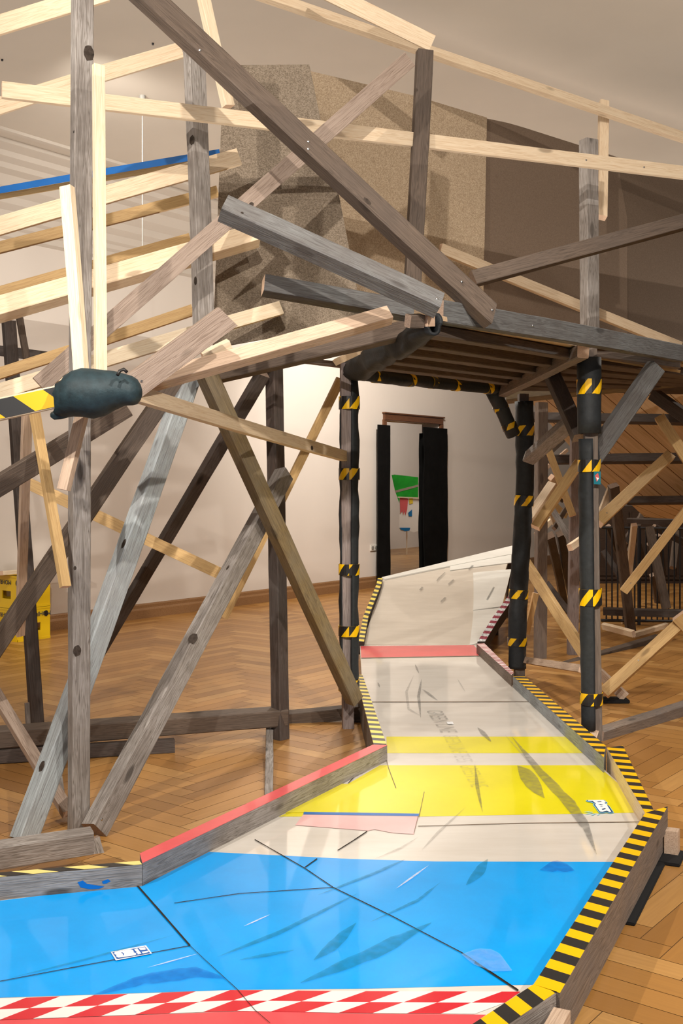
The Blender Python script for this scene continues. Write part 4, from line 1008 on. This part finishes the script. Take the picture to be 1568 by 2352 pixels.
# ================================================================== RAISED DECK WITH GATE
dk = thing('raised_deck', 'raised timber deck on posts forming a gate over the track', 'deck', G(1080, 1600))
A_, B_, C_, E_ = P(992, 752, D(2.98)), P(1338, 812, D(3.85)), P(1146, 891, D(5.1)), P(800, 850, D(4.16))
for i in range(6):
    t = [.06, .24, .42, .60, .78, .96][i]
    timber('joist', A_.lerp(E_, t), B_.lerp(C_, t), .055, .05, 72, 'old_brown', dk)
A2, B2, C2, E2 = [p.copy() for p in (A_, B_, C_, E_)]
for p in (A2, B2, C2, E2): p.z += .035
slab('deck_board', [A2, B2, C2, E2], .02, Z, 'deck_ply', dk)
F1, F2 = P(1600, 856, D(4.35)), P(1640, 900, D(5.6))
ext = [p.copy() for p in (B_, F1, F2, C_)]
for p in ext: p.z += .06
slab('deck_board', ext, .02, Z, 'deck_ply', dk)
for t in (.12, .3, .5, .7, .9): timber('joist', B_.lerp(C_, t)-Z*.0, F1.lerp(F2, t), .08, .05, 70, 'old_brown', dk)
B(dk, 'edge_beam', 'old_slate', (1003, 716, 3.05), (1556, 812, 4.15), 50, -12, .7, 'dark weathered front edge beam', screws=(.3,))
B(dk, 'edge_beam', 'old_brownlight', (1165, 783, 3.75), (1556, 838, 4.2), 24, -20, .8)
B(dk, 'batten', 'spruce_gold', (1150, 782, 3.7), (1560, 853, 4.25), 7, 0, .8)
B(dk, 'cross_beam', 'old_brownlight', (1339, 807, 3.74), (1148, 903, 5.0), 34, -30, .9, 'beam with pale sawn end over the right gate post', end='end_grain')
B(dk, 'end_block', 'old_brown', (936, 737, 2.84), (968, 737, 2.86), 34, 10, .9)
B(dk, 'end_block', 'end_grain', (973, 737, 2.86), (990, 737, 2.88), 26, 0, .9)
B(dk, 'back_beam', 'old_brownlight', (680, 826, 4.25), (1160, 884, 5.15), 14, -25, .8)
B(dk, 'back_beam', 'old_olive', (1165, 912, 5.35), (1600, 868, 5.0), 34, -30, .8)
B(dk, 'post', 'old_brown', (975, 118, 3.52), (946, 668, 3.5), 42, 15, .7, 'upright dark brown post with mossy top')
B(dk, 'post', 'old_grey', (1351, 322, 4.0), (1354, 800, 4.0), 46, 40, .85, 'upright grey post at right')
B(dk, 'handrail', 'spruce_pale', (560, -26, 3.7), (1640, 340, 4.7), 28, -38, .8, 'highest rail across the ceiling')
B(dk, 'handrail', 'spruce_pale', (690, -48, 3.55), (992, 100, 3.62), 38, -10, .35)
B(dk, 'short_upright', 'spruce_pale', (1386, 235, 4.55), (1381, 500, 4.3), 26, 20, .8)
B(dk, 'brace', 'old_brown', (1085, 641, 3.35), (1620, 497, 3.6), 40, -20, .6)
B(dk, 'brace', 'spruce_pale', (1010, 571, 4.2), (1560, 796, 4.6), 26, -18, .7, 'pale batten slanting behind the grey post')
B(dk, 'knee_brace', 'old_dark', (1262, 850, 4.3), (1332, 1005, 4.1), 42, 25, .8)
B(dk, 'knee_brace', 'old_grey', (1324, 958, 4.3), (1216, 1052, 5.0), 40, 30, .9)
B(dk, 'knee_brace', 'old_slate', (1506, 842, 4.05), (1360, 1052, 3.98), 48, 25, .7)
B(dk, 'knee_brace', 'old_dark', (1500, 905, 5.2), (1620, 990, 5.0), 34, 20, .8)
B(dk, 'sill', 'old_brownlight', (1372, 1692, 3.9), (1680, 1592, 4.6), 40, 30, .9, 'sill running from gate post to the right edge')
B(dk, 'post_foot', 'spruce_pink', (1362, 1680, 3.9), (1352, 1712, 3.84), 24, 0, .8)
B(dk, 'batten', 'spruce_pink', (1205, 1516, 5.1), (1334, 1536, 4.2), 18, -15, .5)
gp1 = B(dk, 'gate_post', 'old_purple', (794, 835, 4.08), (799, 1672, None), 29, 10, .8, 'left gate post')
gp2 = B(dk, 'gate_post', 'old_brownlight', (1354, 800, 3.902), (1366, 1700, None), 34, 12, .7, 'front right gate post')
gp3 = B(dk, 'gate_post', 'old_brownlight', (1201, 905, 5.15), (1192, 1556, None), 26, 15, .8, 'back right gate post')

# ================================================================== FOAM SLEEVES ON THE GATE
def path(pts, n_=2):
    out = []
    for (a, b2) in zip(pts, pts[1:]):
        k0 = max(2, int((b2-a).length/.07))
        for i in range(k0): out.append(a.lerp(b2, i/k0))
    out.append(pts[-1]); return out
def sleeve(label, pts, r, bands, a0=0, a1=360, sq=.08, wob=.01, phase=0, group='foam sleeves taped to the gate', bw=None, br=None, shift=Vector((0, 0, 0))):
    p = path(pts); e = thing('foam_sleeve', label, 'foam sleeve', p[-1], group)
    sd = random.random()*30
    tube('foam_wrap', p, r, 'foam', e, seg=20, a0=a0, a1=a1, sq=sq, wob=wob, sd=sd)
    for i, (b0, b1) in enumerate(bands):
        tape_band(b0, b1, (br or (r if not isinstance(r, list) else max(r))*1.10+.004), e, phase=phase+i*.037, sq=sq, jag=.006)
    return e
def col(x0, y0, x1, y1, Y):   # point on a nearly vertical line at row y
    return lambda y: P(x0+(x1-x0)*(y-y0)/(y1-y0), y, Y)
q1 = 3500/567.0; c1 = col(802, 865, 801, 1590, q1)
sleeve('foam sleeve on left gate post, split open and showing the wood, four tape bands', [c1(868), c1(1580)], .054, [(c1(940), c1(911)), (c1(1102), c1(1076)), (c1(1320), c1(1295)), (c1(1460), c1(1436)), (c1(1586), c1(1560))], a0=48, a1=346, sq=.02, wob=.012, br=.060)
q2 = 3500/595.0; c2 = col(1352, 820, 1356, 1640, q2)
sleeve('upper foam sleeve on front right gate post, fully closed', [c2(822), c2(996)], .064, [(c2(906), c2(872))], wob=.004, br=.066, sq=.03)
c3 = col(1352, 1005, 1358, 1675, q2)
sleeve('lower foam sleeve on front right gate post, open beside bare wood and a small sticker', [c3(1008), c3(1674)], .055, [(c3(1084), c3(1056)), (c3(1390), c3(1352)), (c3(1617), c3(1590))], a0=-10, a1=262, wob=.009, br=.061, sq=.02)
st2 = thing('sticker', 'tiny teal and pink sticker on bare wood of front right gate post', 'sticker', P(1371, 1098, q2-.066))
fl('sticker_sheet', [(1363, 1083), (1379, 1083), (1379, 1113), (1363, 1112)], q2-.066, 'sticker_teal', st2, .001)
fl('print', [(1366, 1092), (1373, 1086), (1376, 1098), (1370, 1107)], q2-.067, 'cloth_red', st2, .0005)
fl('print', [(1368, 1096), (1375, 1098), (1372, 1104)], q2-.068, 'sticker_white', st2, .0005)
q3 = 3500/450.0; c4 = lambda y: P(1203-(y-920)*12/610+5*math.sin((y-920)/110), y, q3)
pts3 = [c4(y) for y in range(922, 1530, 40)]+[c4(1534)]
sleeve('foam sleeve on back right gate post, wavy, four tape bands', pts3, .064, [(c4(1001), c4(978)), (c4(1162), c4(1138)), (c4(1374), c4(1354)), (c4(1482), c4(1464))], wob=.012, br=.069, sq=.03)
# brace sleeve and overhead roll
bp = [P(1128, 893, D(4.95)), P(1150, 935, D(5.0)), P(1178, 998, D(5.05))]
sleeve('short slanting foam roll at upper right corner of gate', bp, .050, [(P(1147, 930, D(5.0)), P(1152, 941, D(5.0))), (P(1167, 974, D(5.03)), P(1172, 985, D(5.03)))], wob=.006, br=.054)
op = [P(828, 859, D(4.1)), P(900, 870, D(4.28)), P(970, 876, D(4.45)), P(1050, 885, D(4.65)), P(1138, 893, D(4.88))]
def along(pp, t):
    n_ = len(pp)-1; i = min(int(t*n_), n_-1); return pp[i].lerp(pp[i+1], t*n_-i)
sleeve('long foam roll overhead across the gate', op, .036, [(along(op, t), along(op, t+.03)) for t in (.1, .38, .55, .72, .93)], wob=.010, br=.040, sq=.02)
rp_ = [P(996, 742, D(2.94)), P(975, 762, D(3.0)), P(930, 790, D(3.25)), P(880, 812, D(3.55)), P(838, 836, D(3.95)), P(806, 852, D(4.1))]
rr_ = [.045, .06, .062, .066, .07, .07]
pth = path(rp_); rad = [rr_[0]+(rr_[-1]-rr_[0])*i/(len(pth)-1)+.014*noise.noise((i*.35, 3, 3)) for i in range(len(pth))]
e = thing('foam_roll', 'fat sagging black foam roll along left edge of deck underside', 'foam roll', rp_[-1])
tube('foam_wrap', pth, rad, 'foam', e, seg=22, wob=.02, ref=Z)

# ================================================================== BACKGROUND STRUCTURE, RIGHT
pr = thing('plank_slope', 'sloping underside of honey-coloured planks at right, carried on dark beams', 'plank slope', G(1500, 1500))
cc = [P(1212, 915, D(6.0)), P(1330, 1050, D(6.35)), P(1408, 1142, D(6.55)), P(1760, 1180, D(6.1)), P(1760, 860, D(5.5))]
n_ = (cc[4]-cc[0]).cross(cc[2]-cc[0]).normalized(); n_ = n_ if n_.z > 0 else -n_
o_ = Vector((0, 0, H)); cp = []
for p in cc: d = p-o_; cp.append(o_+d*((cc[0]-o_).dot(n_)/d.dot(n_)))
# individual boards cut from the sloping plane
m, nt, b = newmat('slope_planks', .6, spec=.2)
tc = N(nt, 'ShaderNodeTexCoord'); mp = N(nt, 'ShaderNodeMapping'); L(nt, tc.outputs['Object'], mp.inputs[0]); mp.inputs['Rotation'].default_value = (0, 0, math.radians(58))
sx = N(nt, 'ShaderNodeSeparateXYZ'); L(nt, mp.outputs[0], sx.inputs[0])
fr_ = math_(nt, 'FRACT', math_(nt, 'MULTIPLY', sx.outputs[0], 7.5)); line = math_(nt, 'LESS_THAN', fr_, .05)
mp2 = N(nt, 'ShaderNodeMapping'); L(nt, mp.outputs[0], mp2.inputs[0]); mp2.inputs['Scale'].default_value = (22, 1.4, 1)
n1 = N(nt, 'ShaderNodeTexNoise', Scale=2.0, Detail=4.0, Distortion=1.0); L(nt, mp2.outputs[0], n1.inputs['Vector'])
L(nt, mixc(nt, line, ramp(nt, n1.outputs[0], [(.3, (.58, .40, .22)), (.7, (.74, .55, .34))]), (.14, .07, .03)), b.inputs['Base Color'])
slab('plank_surface', cp, .022, n_, 'slope_planks', pr)
B(pr, 'cross_beam', 'old_dark', (1215, 958, 5.9), (1640, 966, 5.3), 26, -25, .8)
B(pr, 'cross_beam', 'old_dark', (1262, 1056, 6.1), (1640, 1052, 5.6), 26, -25, .8)
B(pr, 'cross_beam', 'old_dark', (1440, 1150, 6.2), (1640, 1148, 5.8), 22, -25, .8)
lo = [P(1448, 1158, D(6.3)), P(1480, 1188, D(6.5)), P(1760, 1205, D(6.2)), P(1760, 1158, D(5.9))]
slab('lower_plank_surface', lo, .022, Z, 'slope_planks', pr)

bk = thing('timber_frame', 'tangle of brown posts and pale crossed battens behind gate at right', 'timber frame', G(1320, 1500))
B(bk, 'post', 'old_brownlight', (1243, 925, 5.7), (1240, 1512, None), 31, 25, .8)
B(bk, 'post', 'old_purple', (1322, 990, 5.6), (1314, 1503, None), 27, 15, .8)
B(bk, 'post', 'old_brown', (1408, 1115, 5.9), (1449, 1460, None), 26, 20, .8)
B(bk, 'batten', 'spruce_pale', (1456, 1205, 6.4), (1433, 1432, None), 15, 20, .8)
B(bk, 'batten', 'spruce_gold', (1330, 1062, 4.9), (1229, 1212, 4.75), 25, -20, .7)
B(bk, 'batten', 'spruce_pale', (1268, 1112, 5.3), (1214, 1192, 5.2), 24, -25, .7)
B(bk, 'batten', 'spruce_gold', (1260, 1035, 5.6), (1315, 1185, 5.5), 17, 10, .6)
B(bk, 'batten', 'old_grey', (1268, 1170, 5.9), (1312, 1245, 5.8), 15, 10, .6)
B(bk, 'batten', 'spruce_gold', (1538, 1046, 5.0), (1372, 1200, 4.6), 28, -10, .6, screws=(.1,))
B(bk, 'batten', 'spruce_gold', (1514, 958, 4.9), (1610, 1105, 4.7), 26, 10, .6, screws=(.1,))
B(bk, 'batten', 'spruce_gold', (1600, 1140, 4.7), (1432, 1358, 4.9), 21, 10, .6, screws=(.1,))
B(bk, 'batten', 'spruce_pale', (1345, 1232, 5.3), (1308, 1258, 5.2), 19, 20, .8)
B(bk, 'batten', 'spruce_white', (1402, 1122, 6.0), (1378, 1182, 6.0), 17, 20, .8)
B(bk, 'batten', 'spruce_gold', (1204, 1288, 5.4), (1342, 1502, 4.7), 28, -28, .7)
B(bk, 'batten', 'spruce_gold', (1230, 1362, 5.5), (1208, 1456, 5.5), 16, 20, .8)
B(bk, 'batten', 'spruce_gold', (1610, 1388, 4.55), (1386, 1592, 4.45), 30, -15, .6, screws=(.9, .35))
B(bk, 'batten', 'spruce_gold', (1556, 1414, 4.5), (1600, 1460, 4.5), 34, -15, .6)
B(bk, 'batten_foot', 'spruce_pink', (1370, 1540, 4.6), (1436, 1602, 4.55), 24, 15, .8)
B(bk, 'sill', 'old_brown', (1196, 1562, 5.25), (1510, 1468, 6.2), 28, 28, .8)
B(bk, 'sill', 'spruce_pale', (1385, 1438, 6.3), (1455, 1456, 6.1), 18, 35, .7)
B(bk, 'sill', 'spruce_pale', (1455, 1458, 6.2), (1530, 1436, 6.5), 14, 35, .7)
B(bk, 'tie_beam', 'old_brown', (1255, 958, 6.2), (1330, 962, 6.2), 22, -20, .8)
B(bk, 'tie_beam', 'old_dark', (1272, 1056, 5.85), (1318, 1056, 5.85), 22, -10, .8)
B(bk, 'brace', 'old_dark', (1262, 1230, 6.4), (1296, 1390, None), 20, 15, .8)
B(bk, 'brace', 'old_dark', (1286, 1225, 6.6), (1312, 1368, 7.4), 20, 15, .8)
B(bk, 'tie_beam', 'old_dark', (1385, 1404, 6.6), (1640, 1410, 6.4), 20, 20, .8)
B(bk, 'tie_beam', 'old_dark', (1440, 1196, 6.7), (1640, 1200, 6.4), 14, 20, .8)
B(bk, 'brace', 'old_brown', (1490, 1210, 6.9), (1530, 1398, 6.8), 22, 15, .8)
B(bk, 'brace', 'old_dark', (1385, 1265, 7.1), (1440, 1350, 7.0), 16, 15, .8)
B(bk, 'brace', 'old_dark', (1600, 1260, 7.3), (1500, 1210, 7.2), 18, 15, .8)
B(bk, 'brace', 'old_dark', (1255, 1340, 6.2), (1325, 1430, 6.0), 15, 15, .8)
rnd = random.Random(12)
for i in range(16):
    x, y = rnd.uniform(1222, 1330), rnd.uniform(985, 1250); an = rnd.choice((-1, 1))*rnd.uniform(.7, 1.3); l = rnd.uniform(35, 80); q = rnd.uniform(6.0, 7.6)
    B(bk, 'batten', rnd.choice(('spruce_pale', 'spruce_gold', 'spruce_gold', 'old_brown', 'spruce_pink')), (x, y, q), (x+l*math.cos(an), y+l*math.sin(an), q+.2), rnd.uniform(9, 17), 20, .8)
for i in range(10):
    x, y = rnd.uniform(1395, 1560), rnd.uniform(1205, 1330); an = rnd.choice((-1, 1))*rnd.uniform(1.0, 1.5); l = rnd.uniform(60, 110); q = rnd.uniform(7.2, 8.4)
    B(bk, 'batten', rnd.choice(('old_dark', 'old_brown', 'old_dark')), (x, y, q), (x+l*math.cos(an), y+l*math.sin(an), q+.2), rnd.uniform(10, 18), 20, .8)
o = box('rubber_pad', G(1410, 1612)+Z*.012, Vector((1, 0, 0)), Vector((0, 1, 0)), Z, .17, .12, .022, 'rubber', None, .004); setp(o, 'black rubber pad under batten foot right of gate', 'rubber pad')
# steel barrier with vertical bars
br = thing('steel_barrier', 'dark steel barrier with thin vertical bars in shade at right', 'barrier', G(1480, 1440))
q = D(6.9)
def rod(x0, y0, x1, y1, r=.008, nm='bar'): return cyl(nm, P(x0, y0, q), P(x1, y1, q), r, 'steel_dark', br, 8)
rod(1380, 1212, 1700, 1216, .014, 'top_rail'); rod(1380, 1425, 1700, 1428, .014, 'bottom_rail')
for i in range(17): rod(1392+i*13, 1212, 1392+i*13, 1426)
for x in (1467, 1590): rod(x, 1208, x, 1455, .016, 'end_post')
# low dark cabinet wall behind it
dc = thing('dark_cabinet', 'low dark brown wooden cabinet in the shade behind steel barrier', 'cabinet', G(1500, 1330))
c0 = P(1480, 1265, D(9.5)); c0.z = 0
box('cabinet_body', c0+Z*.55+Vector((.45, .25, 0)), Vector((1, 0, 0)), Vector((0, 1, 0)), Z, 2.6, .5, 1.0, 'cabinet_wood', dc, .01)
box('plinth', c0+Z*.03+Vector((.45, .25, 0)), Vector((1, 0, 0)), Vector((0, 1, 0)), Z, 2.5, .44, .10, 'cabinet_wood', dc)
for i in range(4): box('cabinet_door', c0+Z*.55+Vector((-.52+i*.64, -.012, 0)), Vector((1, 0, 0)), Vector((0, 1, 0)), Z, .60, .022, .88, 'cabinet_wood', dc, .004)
for k_ in list(bpy.data.materials):
    pass
